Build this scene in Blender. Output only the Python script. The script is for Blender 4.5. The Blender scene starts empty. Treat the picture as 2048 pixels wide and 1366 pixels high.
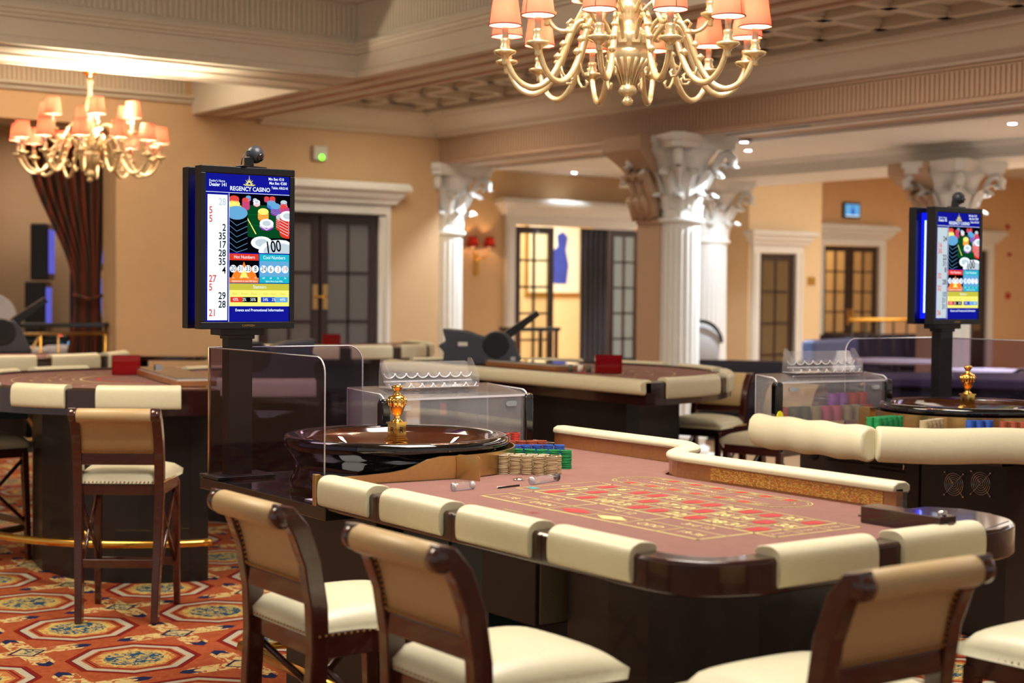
import bpy, math, random
from mathutils import Vector, Matrix
random.seed(7)
C = bpy.context.scene.collection
PI = math.pi
def R(d): return math.radians(d)

# ------------------------------------------------------------------ materials
MATS = {}
def srgb(h):
    def f(c):
        c /= 255.0
        return c / 12.92 if c <= .04045 else ((c + .055) / 1.055) ** 2.4
    return (f(h[0]), f(h[1]), f(h[2]), 1)
def mat(name, col, rough=.5, metal=0, coat=0, emit=None, estr=0, noise=0, nscale=40, bump=0, spec=.5, trans=0):
    m = bpy.data.materials.new(name); m.use_nodes = True
    nt = m.node_tree; b = nt.nodes['Principled BSDF']
    c = srgb(col)
    b.inputs['Base Color'].default_value = c
    b.inputs['Roughness'].default_value = rough
    b.inputs['Metallic'].default_value = metal
    b.inputs['Coat Weight'].default_value = coat
    b.inputs['Coat Roughness'].default_value = .06
    b.inputs['Specular IOR Level'].default_value = spec
    if trans: b.inputs['Transmission Weight'].default_value = trans
    if emit:
        b.inputs['Emission Color'].default_value = srgb(emit); b.inputs['Emission Strength'].default_value = estr
    if noise or bump:
        tc = nt.nodes.new('ShaderNodeTexCoord'); n = nt.nodes.new('ShaderNodeTexNoise')
        n.inputs['Scale'].default_value = nscale; n.inputs['Detail'].default_value = 4
        nt.links.new(tc.outputs['Object'], n.inputs['Vector'])
        if noise:
            mx = nt.nodes.new('ShaderNodeMix'); mx.data_type = 'RGBA'
            mx.inputs[6].default_value = [v * (1 - noise) for v in c[:3]] + [1]
            mx.inputs[7].default_value = [min(1, v * (1 + noise)) for v in c[:3]] + [1]
            nt.links.new(n.outputs['Fac'], mx.inputs[0]); nt.links.new(mx.outputs[2], b.inputs['Base Color'])
        if bump:
            bp = nt.nodes.new('ShaderNodeBump'); bp.inputs['Strength'].default_value = bump; bp.inputs['Distance'].default_value = .01
            nt.links.new(n.outputs['Fac'], bp.inputs['Height']); nt.links.new(bp.outputs['Normal'], b.inputs['Normal'])
    MATS[name] = m
    return m
def woodmat(name, c1, c2, rough=.25, coat=.6, scale=(30, 3, 3)):
    m = mat(name, c1, rough, coat=coat); nt = m.node_tree; b = nt.nodes['Principled BSDF']
    tc = nt.nodes.new('ShaderNodeTexCoord'); mp = nt.nodes.new('ShaderNodeMapping'); mp.inputs['Scale'].default_value = scale
    n = nt.nodes.new('ShaderNodeTexNoise'); n.inputs['Scale'].default_value = 3; n.inputs['Detail'].default_value = 6; n.inputs['Distortion'].default_value = 1.2
    mx = nt.nodes.new('ShaderNodeMix'); mx.data_type = 'RGBA'; mx.inputs[6].default_value = srgb(c1); mx.inputs[7].default_value = srgb(c2)
    nt.links.new(tc.outputs['Object'], mp.inputs[0]); nt.links.new(mp.outputs[0], n.inputs['Vector'])
    nt.links.new(n.outputs['Fac'], mx.inputs[0]); nt.links.new(mx.outputs[2], b.inputs['Base Color'])
    return m
def glassmat(name, tint, gloss=1.0, ior=1.45, rough=.02, diffuse=0, dcol=(255, 255, 255)):
    m = bpy.data.materials.new(name); m.use_nodes = True; nt = m.node_tree; nt.nodes.clear()
    o = nt.nodes.new('ShaderNodeOutputMaterial'); t = nt.nodes.new('ShaderNodeBsdfTransparent'); g = nt.nodes.new('ShaderNodeBsdfGlossy')
    t.inputs[0].default_value = srgb(tint); g.inputs['Roughness'].default_value = rough
    f = nt.nodes.new('ShaderNodeFresnel')
    ge = nt.nodes.new('ShaderNodeNewGeometry'); mr = nt.nodes.new('ShaderNodeMapRange'); mr.inputs['To Min'].default_value = ior; mr.inputs['To Max'].default_value = 1 / ior
    nt.links.new(ge.outputs['Backfacing'], mr.inputs[0]); nt.links.new(mr.outputs[0], f.inputs[0])
    mul = nt.nodes.new('ShaderNodeMath'); mul.operation = 'MULTIPLY'; mul.inputs[1].default_value = gloss; mul.use_clamp = True
    mx = nt.nodes.new('ShaderNodeMixShader')
    nt.links.new(f.outputs[0], mul.inputs[0]); nt.links.new(mul.outputs[0], mx.inputs[0])
    last = t.outputs[0]
    if diffuse:
        d = nt.nodes.new('ShaderNodeBsdfDiffuse'); d.inputs[0].default_value = srgb(dcol)
        m2 = nt.nodes.new('ShaderNodeMixShader'); m2.inputs[0].default_value = diffuse
        nt.links.new(t.outputs[0], m2.inputs[1]); nt.links.new(d.outputs[0], m2.inputs[2]); last = m2.outputs[0]
    nt.links.new(last, mx.inputs[1]); nt.links.new(g.outputs[0], mx.inputs[2]); nt.links.new(mx.outputs[0], o.inputs[0])
    MATS[name] = m; return m
def emat(name, col, s):
    m = bpy.data.materials.new(name); m.use_nodes = True; nt = m.node_tree; nt.nodes.clear()
    o = nt.nodes.new('ShaderNodeOutputMaterial'); e = nt.nodes.new('ShaderNodeEmission')
    e.inputs[0].default_value = srgb(col); e.inputs[1].default_value = s
    nt.links.new(e.outputs[0], o.inputs[0]); MATS[name] = m; return m

mat('wall', (212, 178, 136), .75, noise=.05, nscale=6, bump=.03)
mat('wall_orange', (222, 180, 134), .75, noise=.05, nscale=6)
mat('wall_pale', (232, 206, 165), .75, noise=.04, nscale=6)
mat('plaster', (214, 204, 184), .6, noise=.03, nscale=10)
mat('plaster_white', (232, 230, 224), .55, noise=.03, nscale=10)
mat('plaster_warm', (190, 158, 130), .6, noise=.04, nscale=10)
mat('stone_white', (236, 236, 232), .4, noise=.04, nscale=12, bump=.1)
woodmat('mahogany', (46, 15, 11), (78, 29, 18), .22, .7, (3, 3, 30))
woodmat('mahogany_h', (32, 11, 11), (52, 19, 17), .2, .8, (6, 6, 6))
woodmat('walnut', (134, 84, 44), (168, 112, 64), .3, .4, (2, 12, 12))
woodmat('dark_door', (38, 24, 24), (54, 34, 32), .35, .3, (4, 4, 1))
woodmat('track_wood', (44, 18, 9), (70, 30, 12), .12, .9, (14, 14, 3))
woodmat('orange_wood', (190, 92, 22), (235, 150, 50), .2, .8, (14, 14, 3))
mat('black_base', (17, 13, 13), .42, noise=.2, nscale=30, coat=.15)
mat('brown_base', (36, 25, 21), .5, noise=.15, nscale=40)
mat('black_lacquer', (6, 6, 9), .07, coat=1)
mat('granite', (34, 26, 26), .12, coat=.5, noise=.5, nscale=140)
mat('black_metal', (22, 22, 24), .38, noise=.1, nscale=50)
mat('black_plastic', (16, 16, 18), .3, noise=.1, nscale=50)
mat('grey_plastic', (56, 60, 70), .38, noise=.08, nscale=30)
mat('brass', (232, 180, 84), .22, metal=1, noise=.06, nscale=60)
mat('brass_dull', (206, 172, 116), .28, metal=.95, noise=.1, nscale=60)
mat('gold', (255, 208, 112), .13, metal=1, noise=.04, nscale=60)
mat('chrome', (220, 220, 222), .12, metal=1, noise=.02, nscale=60)
mat('antique_brass', (246, 226, 176), .26, metal=.7, noise=.15, nscale=60)
mat('cream_leather', (218, 212, 180), .38, noise=.04, nscale=40, bump=.08)
mat('tan_leather', (190, 162, 116), .42, noise=.05, nscale=40, bump=.08)
mat('felt', (134, 99, 91), .95, noise=.12, nscale=22, spec=.1)
mat('felt_line', (200, 184, 112), .9, noise=.05)
mat('felt_yellow', (226, 208, 134), .9, noise=.05)
mat('felt_red', (176, 56, 54), .9, noise=.05)
mat('teal_panel', (22, 58, 62), .5, noise=.1)
mat('speckle', (126, 118, 92), .6, noise=.5, nscale=220)
mat('navy', (22, 26, 50), .55, noise=.15, nscale=20)
mat('blue_grey', (62, 78, 120), .5, noise=.15, nscale=20)
mat('purple_cloth', (62, 58, 92), .6, noise=.1, nscale=20)
mat('black_velvet', (10, 10, 16), .8, noise=.1)
mat('white_cloth', (224, 226, 232), .7, noise=.04)
mat('white_plastic', (214, 210, 200), .5, noise=.03)
mat('paper', (236, 236, 232), .8, noise=.02)
mat('red_button', (186, 34, 26), .4, noise=.05)
mat('shade', (206, 112, 84), .8, noise=.06, nscale=30)
mat('candle', (250, 240, 214), .5, noise=.02)
mat('shade_red', (92, 26, 18), .8, noise=.06, nscale=30)
mat('grey_curtain', (70, 68, 74), .7, noise=.2, nscale=8)
mat('gilt', (190, 146, 70), .4, metal=.7, noise=.1)
mat('blue_paint', (52, 72, 178), .7, noise=.3, nscale=9)
mat('canvas', (244, 240, 222), .8, noise=.05)
for n, c in dict(chip_green=(16, 148, 78), chip_beige=(196, 174, 134), chip_blue=(44, 92, 190), chip_brown=(168, 78, 50), chip_purple=(170, 86, 190),
                 chip_pink=(206, 96, 130), chip_olive=(92, 98, 84), chip_red=(206, 62, 48), chip_tan=(176, 160, 126)).items():
    mat(n, c, .5, noise=.05, nscale=120)
mat('chip_white', (238, 234, 224), .5, noise=.03, nscale=120)
glassmat('acrylic', (252, 252, 254), 1.2, 1.5, .03, .07)
glassmat('acrylic_edge', (225, 228, 238), 2.6, 1.5, .08, .72, (250, 250, 255))
glassmat('smoked', (222, 214, 228), .55, 1.45, .02)
glassmat('red_acrylic', (190, 18, 34), 1.2, 1.5, .05, .35, (190, 12, 30))
glassmat('pane', (235, 235, 228), 1.0, 1.5, .03)
glassmat('pane_grey', (120, 120, 124), 1.3, 1.5, .08, .5, (150, 148, 150))
glassmat('pane_frost', (120, 112, 100), 1.3, 1.5, .08, .35, (176, 150, 110))
emat('bulb', (255, 232, 200), 80)
emat('downlamp', (235, 244, 255), 30)
emat('led_green', (90, 255, 40), 3)
emat('led_blue', (10, 20, 255), 1.1)
emat('led_tube', (110, 130, 255), 4)
emat('s_blue', (18, 22, 150), 0.55)
emat('s_navy', (10, 12, 92), 0.42)
emat('s_white', (232, 244, 255), 0.67)
emat('s_pale', (200, 214, 222), 0.55)
emat('s_red', (238, 60, 40), 0.50)
emat('s_redtext', (250, 80, 70), 0.46)
emat('s_black', (6, 6, 12), 0.42)
emat('s_cyan', (30, 186, 206), 0.55)
emat('s_yellow', (250, 240, 120), 0.59)
emat('s_olive', (212, 206, 70), 0.50)
emat('s_orange', (250, 130, 40), 0.55)
emat('s_green', (16, 120, 50), 0.42)
emat('s_purple', (160, 60, 190), 0.42)
emat('s_pink', (220, 80, 150), 0.42)
emat('s_dgreen', (8, 84, 40), 0.42)
emat('s_blue2', (30, 70, 200), 0.50)
emat('s_lblue', (110, 180, 230), 0.50)
emat('slot_screen', (90, 90, 190), .6)
emat('slot_red', (255, 70, 60), 3)
emat('slot_cyan', (80, 190, 255), 4)
emat('slot_green', (40, 220, 130), 1.5)

def translucent_shade(name, col, fac):
    m = MATS[name]; nt = m.node_tree; b = nt.nodes['Principled BSDF']; o = nt.nodes['Material Output']
    t = nt.nodes.new('ShaderNodeBsdfTranslucent'); t.inputs[0].default_value = srgb(col)
    mx = nt.nodes.new('ShaderNodeMixShader'); mx.inputs[0].default_value = fac
    nt.links.new(b.outputs[0], mx.inputs[1]); nt.links.new(t.outputs[0], mx.inputs[2]); nt.links.new(mx.outputs[0], o.inputs[0])
translucent_shade('shade', (232, 96, 70), .055); translucent_shade('shade_red', (150, 26, 10), .04)

def stripes(m, coord, freq, c1, c2, bump=.4):
    nt = m.node_tree; b = nt.nodes['Principled BSDF']
    for l in list(b.inputs['Base Color'].links): nt.links.remove(l)
    tc = nt.nodes.new('ShaderNodeTexCoord'); sp = nt.nodes.new('ShaderNodeSeparateXYZ'); nt.links.new(tc.outputs['Object'], sp.inputs[0])
    mu = nt.nodes.new('ShaderNodeMath'); mu.operation = 'MULTIPLY'; mu.inputs[1].default_value = freq * 2 * PI
    nt.links.new(sp.outputs[coord], mu.inputs[0]); s = nt.nodes.new('ShaderNodeMath'); s.operation = 'SINE'; nt.links.new(mu.outputs[0], s.inputs[0])
    mr = nt.nodes.new('ShaderNodeMapRange'); mr.inputs['From Min'].default_value = -1; nt.links.new(s.outputs[0], mr.inputs[0])
    mx = nt.nodes.new('ShaderNodeMix'); mx.data_type = 'RGBA'; mx.inputs[6].default_value = srgb(c1); mx.inputs[7].default_value = srgb(c2)
    nt.links.new(mr.outputs[0], mx.inputs[0]); nt.links.new(mx.outputs[2], b.inputs['Base Color'])
    bp = nt.nodes.new('ShaderNodeBump'); bp.inputs['Strength'].default_value = bump; bp.inputs['Distance'].default_value = .02
    nt.links.new(mr.outputs[0], bp.inputs['Height']); nt.links.new(bp.outputs['Normal'], b.inputs['Normal'])
stripes(mat('curtain_stripe', (80, 40, 30), .7), 'X', 9, (46, 40, 30), (112, 46, 26), .1)

def carpet():
    m = mat('carpet', (200, 110, 60), .95, spec=.1); nt = m.node_tree; b = nt.nodes['Principled BSDF']; L = nt.links
    def M(op, a, c=None, d=None, clamp=False):
        n = nt.nodes.new('ShaderNodeMath'); n.operation = op; n.use_clamp = clamp
        for i, v in enumerate((a, c, d)):
            if v is None: continue
            if isinstance(v, (int, float)): n.inputs[i].default_value = v
            else: L.new(v, n.inputs[i])
        return n.outputs[0]
    def MX(f, a, c):
        n = nt.nodes.new('ShaderNodeMix'); n.data_type = 'RGBA'; L.new(f, n.inputs[0])
        for i, v in ((6, a), (7, c)):
            if isinstance(v, tuple): n.inputs[i].default_value = srgb(v)
            else: L.new(v, n.inputs[i])
        return n.outputs[2]
    tc = nt.nodes.new('ShaderNodeTexCoord'); sp = nt.nodes.new('ShaderNodeSeparateXYZ'); L.new(tc.outputs['Object'], sp.inputs[0])
    P = .69
    def cell(v, off): return M('ABSOLUTE', M('SUBTRACT', M('FRACT', M('DIVIDE', M('ADD', v, 40 * P - off + P / 2), P)), .5))
    x = cell(sp.outputs[0], 2.46); y = cell(sp.outputs[1], 6.20)
    o = M('MAXIMUM', M('MAXIMUM', x, y), M('MULTIPLY', M('ADD', x, y), .72))
    dm = M('ADD', M('SUBTRACT', .5, x), M('SUBTRACT', .5, y))      # distance to the diamond centres
    nz = nt.nodes.new('ShaderNodeTexNoise'); nz.inputs['Scale'].default_value = 21; nz.inputs['Detail'].default_value = 4; nz.inputs['Distortion'].default_value = 1.5; L.new(tc.outputs['Object'], nz.inputs['Vector'])
    nz2 = nt.nodes.new('ShaderNodeTexNoise'); nz2.inputs['Scale'].default_value = 300; L.new(tc.outputs['Object'], nz2.inputs['Vector'])
    vr = nt.nodes.new('ShaderNodeTexVoronoi'); vr.inputs['Scale'].default_value = 16; L.new(tc.outputs['Object'], vr.inputs['Vector'])
    lt = lambda v, t: M('LESS_THAN', v, t)
    gt = lambda v, t: M('GREATER_THAN', v, t)
    band = lambda v, a, c: M('MULTIPLY', gt(v, a), lt(v, c))
    col = MX(gt(nz.outputs['Fac'], .5), (188, 98, 58), (176, 86, 50))
    # cream leaves around the diamonds
    leaf = M('MULTIPLY', M('MULTIPLY', lt(dm, .40), gt(nz.outputs['Fac'], .47)), lt(M('MINIMUM', M('SUBTRACT', .5, x), M('SUBTRACT', .5, y)), .075))
    col = MX(leaf, col, (232, 206, 140))
    tip = M('MULTIPLY', band(dm, .33, .42), lt(M('MINIMUM', M('SUBTRACT', .5, x), M('SUBTRACT', .5, y)), .045))
    ring = band(o, .352, .385); col = MX(ring, col, (142, 30, 22))
    ring = band(o, .295, .345); col = MX(ring, col, (206, 196, 172))
    ring = band(o, .345, .352); col = MX(ring, col, (40, 30, 60))
    ring = band(o, .262, .278); col = MX(ring, col, (142, 30, 22))
    ring = band(o, .246, .251); col = MX(ring, col, (120, 34, 26))
    col = MX(tip, col, (34, 42, 86))
    ins = lt(o, .246)
    r2 = M('SQRT', M('ADD', M('MULTIPLY', x, x), M('MULTIPLY', y, y)))
    fl = MX(gt(M('ADD', M('MULTIPLY', nz.outputs['Fac'], .25), r2), .345), (226, 196, 112), (208, 132, 78))
    vr.inputs['Scale'].default_value = 34
    blue = M('MULTIPLY', lt(M('ADD', r2, M('MULTIPLY', nz.outputs['Fac'], .08)), .225), M('MULTIPLY', gt(nz.outputs['Fac'], .49), gt(vr.outputs['Distance'], .33)))
    fl = MX(blue, fl, (40, 88, 122))
    blue2 = M('MULTIPLY', band(r2, .03, .19), band(nz.outputs['Fac'], .40, .435)); fl = MX(blue2, fl, (70, 112, 112))
    col = MX(ins, col, fl)
    col = MX(lt(dm, .125), col, (48, 34, 74)); col = MX(lt(dm, .098), col, (222, 200, 140))
    col = MX(M('MULTIPLY', lt(dm, .098), gt(nz.outputs['Fac'], .55)), col, (70, 100, 100))
    g = nt.nodes.new('ShaderNodeMix'); g.data_type = 'RGBA'; g.blend_type = 'MULTIPLY'; g.inputs[0].default_value = .75
    L.new(col, g.inputs[6]); L.new(nz2.outputs['Color'], g.inputs[7])
    L.new(g.outputs[2], b.inputs['Base Color'])
    return m
carpet()
mat('marble', (206, 172, 138), .35, noise=.1, nscale=3)

mat('teal_print', (60, 150, 150), .9)
def rail_print():
    m = mat('rail_print', (196, 146, 60), .35, coat=.3); nt = m.node_tree; b = nt.nodes['Principled BSDF']
    tc = nt.nodes.new('ShaderNodeTexCoord'); mp = nt.nodes.new('ShaderNodeMapping'); mp.inputs['Rotation'].default_value = (0, PI / 2, PI / 2)
    mp.inputs['Scale'].default_value = (1, 26, 95); mp.inputs['Rotation'].default_value = (0, 0, 0)
    n = nt.nodes.new('ShaderNodeTexNoise'); n.inputs['Scale'].default_value = 1.6; n.inputs['Detail'].default_value = 5
    cr = nt.nodes.new('ShaderNodeValToRGB'); cr.color_ramp.interpolation = 'CONSTANT'; el = cr.color_ramp.elements
    el[0].position = 0; el[0].color = srgb((158, 104, 44)); el[1].position = .44; el[1].color = srgb((212, 178, 78))
    for p, c in ((.5, (176, 124, 52)), (.56, (190, 84, 44)), (.60, (170, 116, 50)), (.66, (226, 196, 92))): e = el.new(p); e.color = srgb(c)
    nt.links.new(tc.outputs['Object'], mp.inputs[0]); nt.links.new(mp.outputs[0], n.inputs['Vector']); nt.links.new(n.outputs['Fac'], cr.inputs[0]); nt.links.new(cr.outputs[0], b.inputs['Base Color'])
rail_print()

# ------------------------------------------------------------------ mesh builder
class MB:
    def __init__(s): s.v = []; s.f = []; s.m = []; s.sm = []; s.mats = []
    def mi(s, name):
        if name not in s.mats: s.mats.append(name)
        return s.mats.index(name)
    def add(s, vs, fs, m='wall', smooth=False, mtx=None):
        n = len(s.v)
        for p in vs:
            p = Vector(p)
            if mtx is not None: p = mtx @ p
            s.v.append(tuple(p))
        k = s.mi(m)
        for f in fs: s.f.append([n + i for i in f]); s.m.append(k); s.sm.append(smooth)
        return s
    def box(s, x0, x1, y0, y1, z0, z1, m='wall', mtx=None):
        v = [(x, y, z) for z in (z0, z1) for y in (y0, y1) for x in (x0, x1)]
        return s.add(v, [(0, 2, 3, 1), (4, 5, 7, 6), (0, 1, 5, 4), (2, 6, 7, 3), (0, 4, 6, 2), (1, 3, 7, 5)], m, mtx=mtx)
    def lathe(s, prof, m, n=24, c=(0, 0), mtx=None, smooth=True, a0=0, a1=2 * PI, cap=True):
        full = abs(a1 - a0 - 2 * PI) < 1e-6; k = n if full else n + 1
        v = []
        for r, z in prof:
            for i in range(k):
                a = a0 + (a1 - a0) * i / n; v.append((c[0] + r * math.cos(a), c[1] + r * math.sin(a), z))
        f = []
        for j in range(len(prof) - 1):
            for i in range(n):
                i2 = (i + 1) % k if full else i + 1
                f.append((j * k + i, j * k + i2, (j + 1) * k + i2, (j + 1) * k + i))
        if full and cap:
            if prof[0][0] > 1e-5: f.append(tuple(reversed(range(k))))
            if prof[-1][0] > 1e-5: f.append(tuple((len(prof) - 1) * k + i for i in range(k)))
        return s.add(v, f, m, smooth, mtx)
    def cyl(s, c, r, z0, z1, m, n=20, mtx=None, smooth=True):
        return s.lathe([(r, z0), (r, z1)], m, n, c, mtx, smooth)
    def tube(s, pts, r, m, n=8, mtx=None, closed=False, cap=True):
        P = [Vector(p) for p in pts]; N = len(P); v = []; f = []; up = None
        for i, p in enumerate(P):
            a = P[(i - 1) % N] if (closed or i > 0) else p; b = P[(i + 1) % N] if (closed or i < N - 1) else p
            t = (b - a).normalized()
            if up is None:
                up = Vector((0, 0, 1)) if abs(t.z) < .9 else Vector((1, 0, 0))
            x = t.cross(up).normalized(); up = x.cross(t).normalized()
            rr = r[i] if isinstance(r, (list, tuple)) else r
            for j in range(n):
                q = 2 * PI * j / n; v.append(p + (x * math.cos(q) + up * math.sin(q)) * rr)
        for i in range(N if closed else N - 1):
            for j in range(n):
                a = i * n; b = ((i + 1) % N) * n; f.append((a + j, b + j, b + (j + 1) % n, a + (j + 1) % n))
        if not closed and cap: f.append(tuple(range(n))); f.append(tuple((N - 1) * n + j for j in reversed(range(n))))
        return s.add(v, f, m, True, mtx)
    def prism(s, poly, z0, z1, m, mtx=None, smooth=False):
        n = len(poly); v = [(p[0], p[1], z0) for p in poly] + [(p[0], p[1], z1) for p in poly]
        f = [tuple(reversed(range(n))), tuple(range(n, 2 * n))] + [(i, (i + 1) % n, n + (i + 1) % n, n + i) for i in range(n)]
        return s.add(v, f, m, smooth, mtx)
    def sweep(s, prof, path, m, closed=False, mtx=None, smooth=False, z=0):
        """prof: closed (u outward, v up) outline; path: plan points, outward = right of travel"""
        N = len(path); P = [Vector((p[0], p[1])) for p in path]; v = []; k = len(prof)
        zz = [p[2] if len(p) > 2 else 0 for p in path]
        for i in range(N):
            a = P[(i - 1) % N] if (closed or i > 0) else None; b = P[(i + 1) % N] if (closed or i < N - 1) else None
            d1 = (P[i] - a).normalized() if a is not None else None; d2 = (b - P[i]).normalized() if b is not None else None
            d1 = d1 or d2; d2 = d2 or d1
            n1 = Vector((d1.y, -d1.x)); n2 = Vector((d2.y, -d2.x)); nn = (n1 + n2).normalized(); sc = 1 / max(.35, nn.dot(n1))
            for u, w in prof: q = P[i] + nn * u * sc; v.append((q.x, q.y, z + zz[i] + w))
        f = []
        for i in range(N if closed else N - 1):
            for j in range(k):
                a = i * k; b = ((i + 1) % N) * k; f.append((a + j, a + (j + 1) % k, b + (j + 1) % k, b + j))
        if not closed: f.append(tuple(reversed(range(k)))); f.append(tuple((N - 1) * k + j for j in range(k)))
        return s.add(v, f, m, smooth, mtx)
    def build(s, name, parent=None, loc=None, bevel=0, seg=2, sub=0, autosm=False, solid=0):
        me = bpy.data.meshes.new(name); me.from_pydata(s.v, [], s.f)
        for n in s.mats: me.materials.append(MATS[n])
        me.polygons.foreach_set('material_index', s.m); me.polygons.foreach_set('use_smooth', s.sm)
        me.update()
        o = bpy.data.objects.new(name, me); C.objects.link(o)
        if parent: o.parent = parent
        if loc: o.location = loc
        if solid:
            d = o.modifiers.new('s', 'SOLIDIFY'); d.thickness = solid
        if bevel:
            b = o.modifiers.new('b', 'BEVEL'); b.width = bevel; b.segments = seg; b.limit_method = 'ANGLE'; b.angle_limit = R(35)
            me.polygons.foreach_set('use_smooth', [True] * len(me.polygons)); b.harden_normals = True
        if sub:
            d = o.modifiers.new('u', 'SUBSURF'); d.levels = sub; d.render_levels = sub
            me.polygons.foreach_set('use_smooth', [True] * len(me.polygons))
        return o
def tag(o, label=None, cat=None, group=None, kind=None):
    if label: o['label'] = label
    if cat: o['category'] = cat
    if group: o['group'] = group
    if kind: o['kind'] = kind
    return o
def thing(name, label, cat, loc=(0, 0, 0), rz=0, group=None):
    o = bpy.data.objects.new(name, None); C.objects.link(o); o.location = loc; o.rotation_euler = (0, 0, rz); o.empty_display_size = .1
    return tag(o, label, cat, group)
def dup(o, loc=None, rz=None, label=None, group=None, parent=None):
    c = o.copy(); C.objects.link(c)
    if parent is not None: c.parent = parent
    for k in list(o.children): dup(k, parent=c)
    if loc is not None: c.location = loc
    if rz is not None: c.rotation_euler = (0, 0, rz)
    if label: c['label'] = label
    if group: c['group'] = group
    return c
def struct(mb, name, bevel=0):
    o = mb.build(name, bevel=bevel); o['kind'] = 'structure'; return o
_fc = {}
def text_mesh(txt, size, align='CENTER', bold=0):
    key = (txt, size, align, bold)
    if key in _fc: return _fc[key]
    cu = bpy.data.curves.new('t', 'FONT'); cu.body = txt; cu.size = size; cu.align_x = align; cu.align_y = 'CENTER'; cu.resolution_u = 3; cu.offset = bold
    o = bpy.data.objects.new('t', cu); C.objects.link(o)
    dg = bpy.context.evaluated_depsgraph_get(); dg.update()
    me = bpy.data.meshes.new_from_object(o.evaluated_get(dg))
    r = ([tuple(v.co) for v in me.vertices], [tuple(p.vertices) for p in me.polygons])
    bpy.data.objects.remove(o); bpy.data.curves.remove(cu); bpy.data.meshes.remove(me)
    _fc[key] = r; return r
def put_text(mb, txt, size, m, mtx, align='CENTER', sx=1, bold=0):
    v, f = text_mesh(txt, size, align, bold)
    mb.add([(a * sx, b, c) for a, b, c in v], f, m, mtx=mtx)
def rrect(w, h, r, n=5):
    p = []
    for cx, cy, a in ((w / 2 - r, h / 2 - r, 0), (-w / 2 + r, h / 2 - r, 90), (-w / 2 + r, -h / 2 + r, 180), (w / 2 - r, -h / 2 + r, 270)):
        for i in range(n + 1): q = R(a + 90 * i / n); p.append((cx + r * math.cos(q), cy + r * math.sin(q)))
    return p
def T(x, y, z): return Matrix.Translation((x, y, z))
def RZ(a): return Matrix.Rotation(a, 4, 'Z')
def RX(a): return Matrix.Rotation(a, 4, 'X')
def RY(a): return Matrix.Rotation(a, 4, 'Y')

# ------------------------------------------------------------------ camera
H = 1.58
def set_camera():
    yaw, pit, rol = R(35.52549438), R(1.89078467), R(.5358303)
    f = Vector((math.sin(yaw) * math.cos(pit), math.cos(yaw) * math.cos(pit), -math.sin(pit)))
    r = Vector((math.cos(yaw), -math.sin(yaw), 0)); u = r.cross(f)
    r2 = r * math.cos(rol) + u * math.sin(rol); u2 = u * math.cos(rol) - r * math.sin(rol)
    cd = bpy.data.cameras.new('camera'); co = bpy.data.objects.new('camera', cd); C.objects.link(co)
    mm = Matrix((r2, u2, -f)).transposed().to_4x4(); mm.translation = (0, 0, H)
    co.matrix_world = mm
    cd.sensor_width = 36; cd.lens = 3058.87 / 2048 * 36; cd.clip_start = .05; cd.clip_end = 100
    cd.dof.use_dof = True; cd.dof.focus_distance = 5.7; cd.dof.aperture_fstop = 2.3; cd.dof.aperture_blades = 9
    bpy.context.scene.camera = co
set_camera()

# ------------------------------------------------------------------ room shell
m = MB(); m.box(-4, 9.2, -4, 14.3, -.1, 0, 'carpet'); m.box(9.2, 26, -4, 17.5, -.1, 0, 'marble'); m.box(-4, 9.2, 14.3, 21, -.1, 0, 'marble'); m.box(9.2, 18.5, 17.5, 21, -.1, 0, 'marble')
struct(m, 'floor')
# fluted frieze material runs
def flutes(mb, a, b, const, axis, z0, z1, step, out, m):
    """little vertical ribs on a frieze; axis 'x' runs along X at Y=const"""
    n = int(abs(b - a) / step); d = (b - a) / n
    for i in range(n):
        p = a + d * (i + .5)
        if axis == 'x': mb.box(p - abs(d) * .27, p + abs(d) * .27, const + min(0, out), const + max(0, out), z0, z1, m)
        else: mb.box(const + min(0, out), const + max(0, out), p - abs(d) * .27, p + abs(d) * .27, z0, z1, m)
CORN = [(0, 0), (.02, 0), (.02, .02), (.035, .03), (.04, .055), (.055, .06), (.055, .085), (0, .085)]
# ceiling beam running left to right above the far end of the near bay
m = MB(); m.box(-4, 6.27, 11.0, 12.0, 3.31, 4.6, 'plaster'); struct(m, 'trim_1')
m = MB(); m.sweep(CORN, [(-4, 11.0), (6.27, 11.0), (6.27, -4)], 'plaster', z=3.50)
m.sweep([(0, 0), (.03, 0), (.05, .03), (.09, .07), (.11, .12), (0, .12)], [(-4, 11.0), (6.27, 11.0), (6.27, -4)], 'plaster', z=3.91)
m.sweep([(0, 0), (.012, 0), (.012, .05), (0, .06)], [(-4, 11.0), (6.27, 11.0), (6.27, -4)], 'plaster', z=3.31)
flutes(m, .5, 6.25, 11.0, 'x', 3.63, 3.88, .045, -.014, 'plaster'); flutes(m, 1.0, 10.95, 6.27, 'y', 3.63, 3.88, .045, -.014, 'plaster')
struct(m, 'trim_2')
m = MB(); m.box(6.27, 7.0, -4, 14.3, 3.31, 4.6, 'plaster'); struct(m, 'trim_3')
m = MB()
for x in (6.36, 6.6, 6.86): m.box(x, x + .05, -4, 14.3, 3.295, 3.31, 'plaster_warm')
for y in (11.08, 11.45, 11.86): m.box(-4, 6.3, y, y + .06, 3.295, 3.31, 'plaster')
struct(m, 'trim_4')
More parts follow.
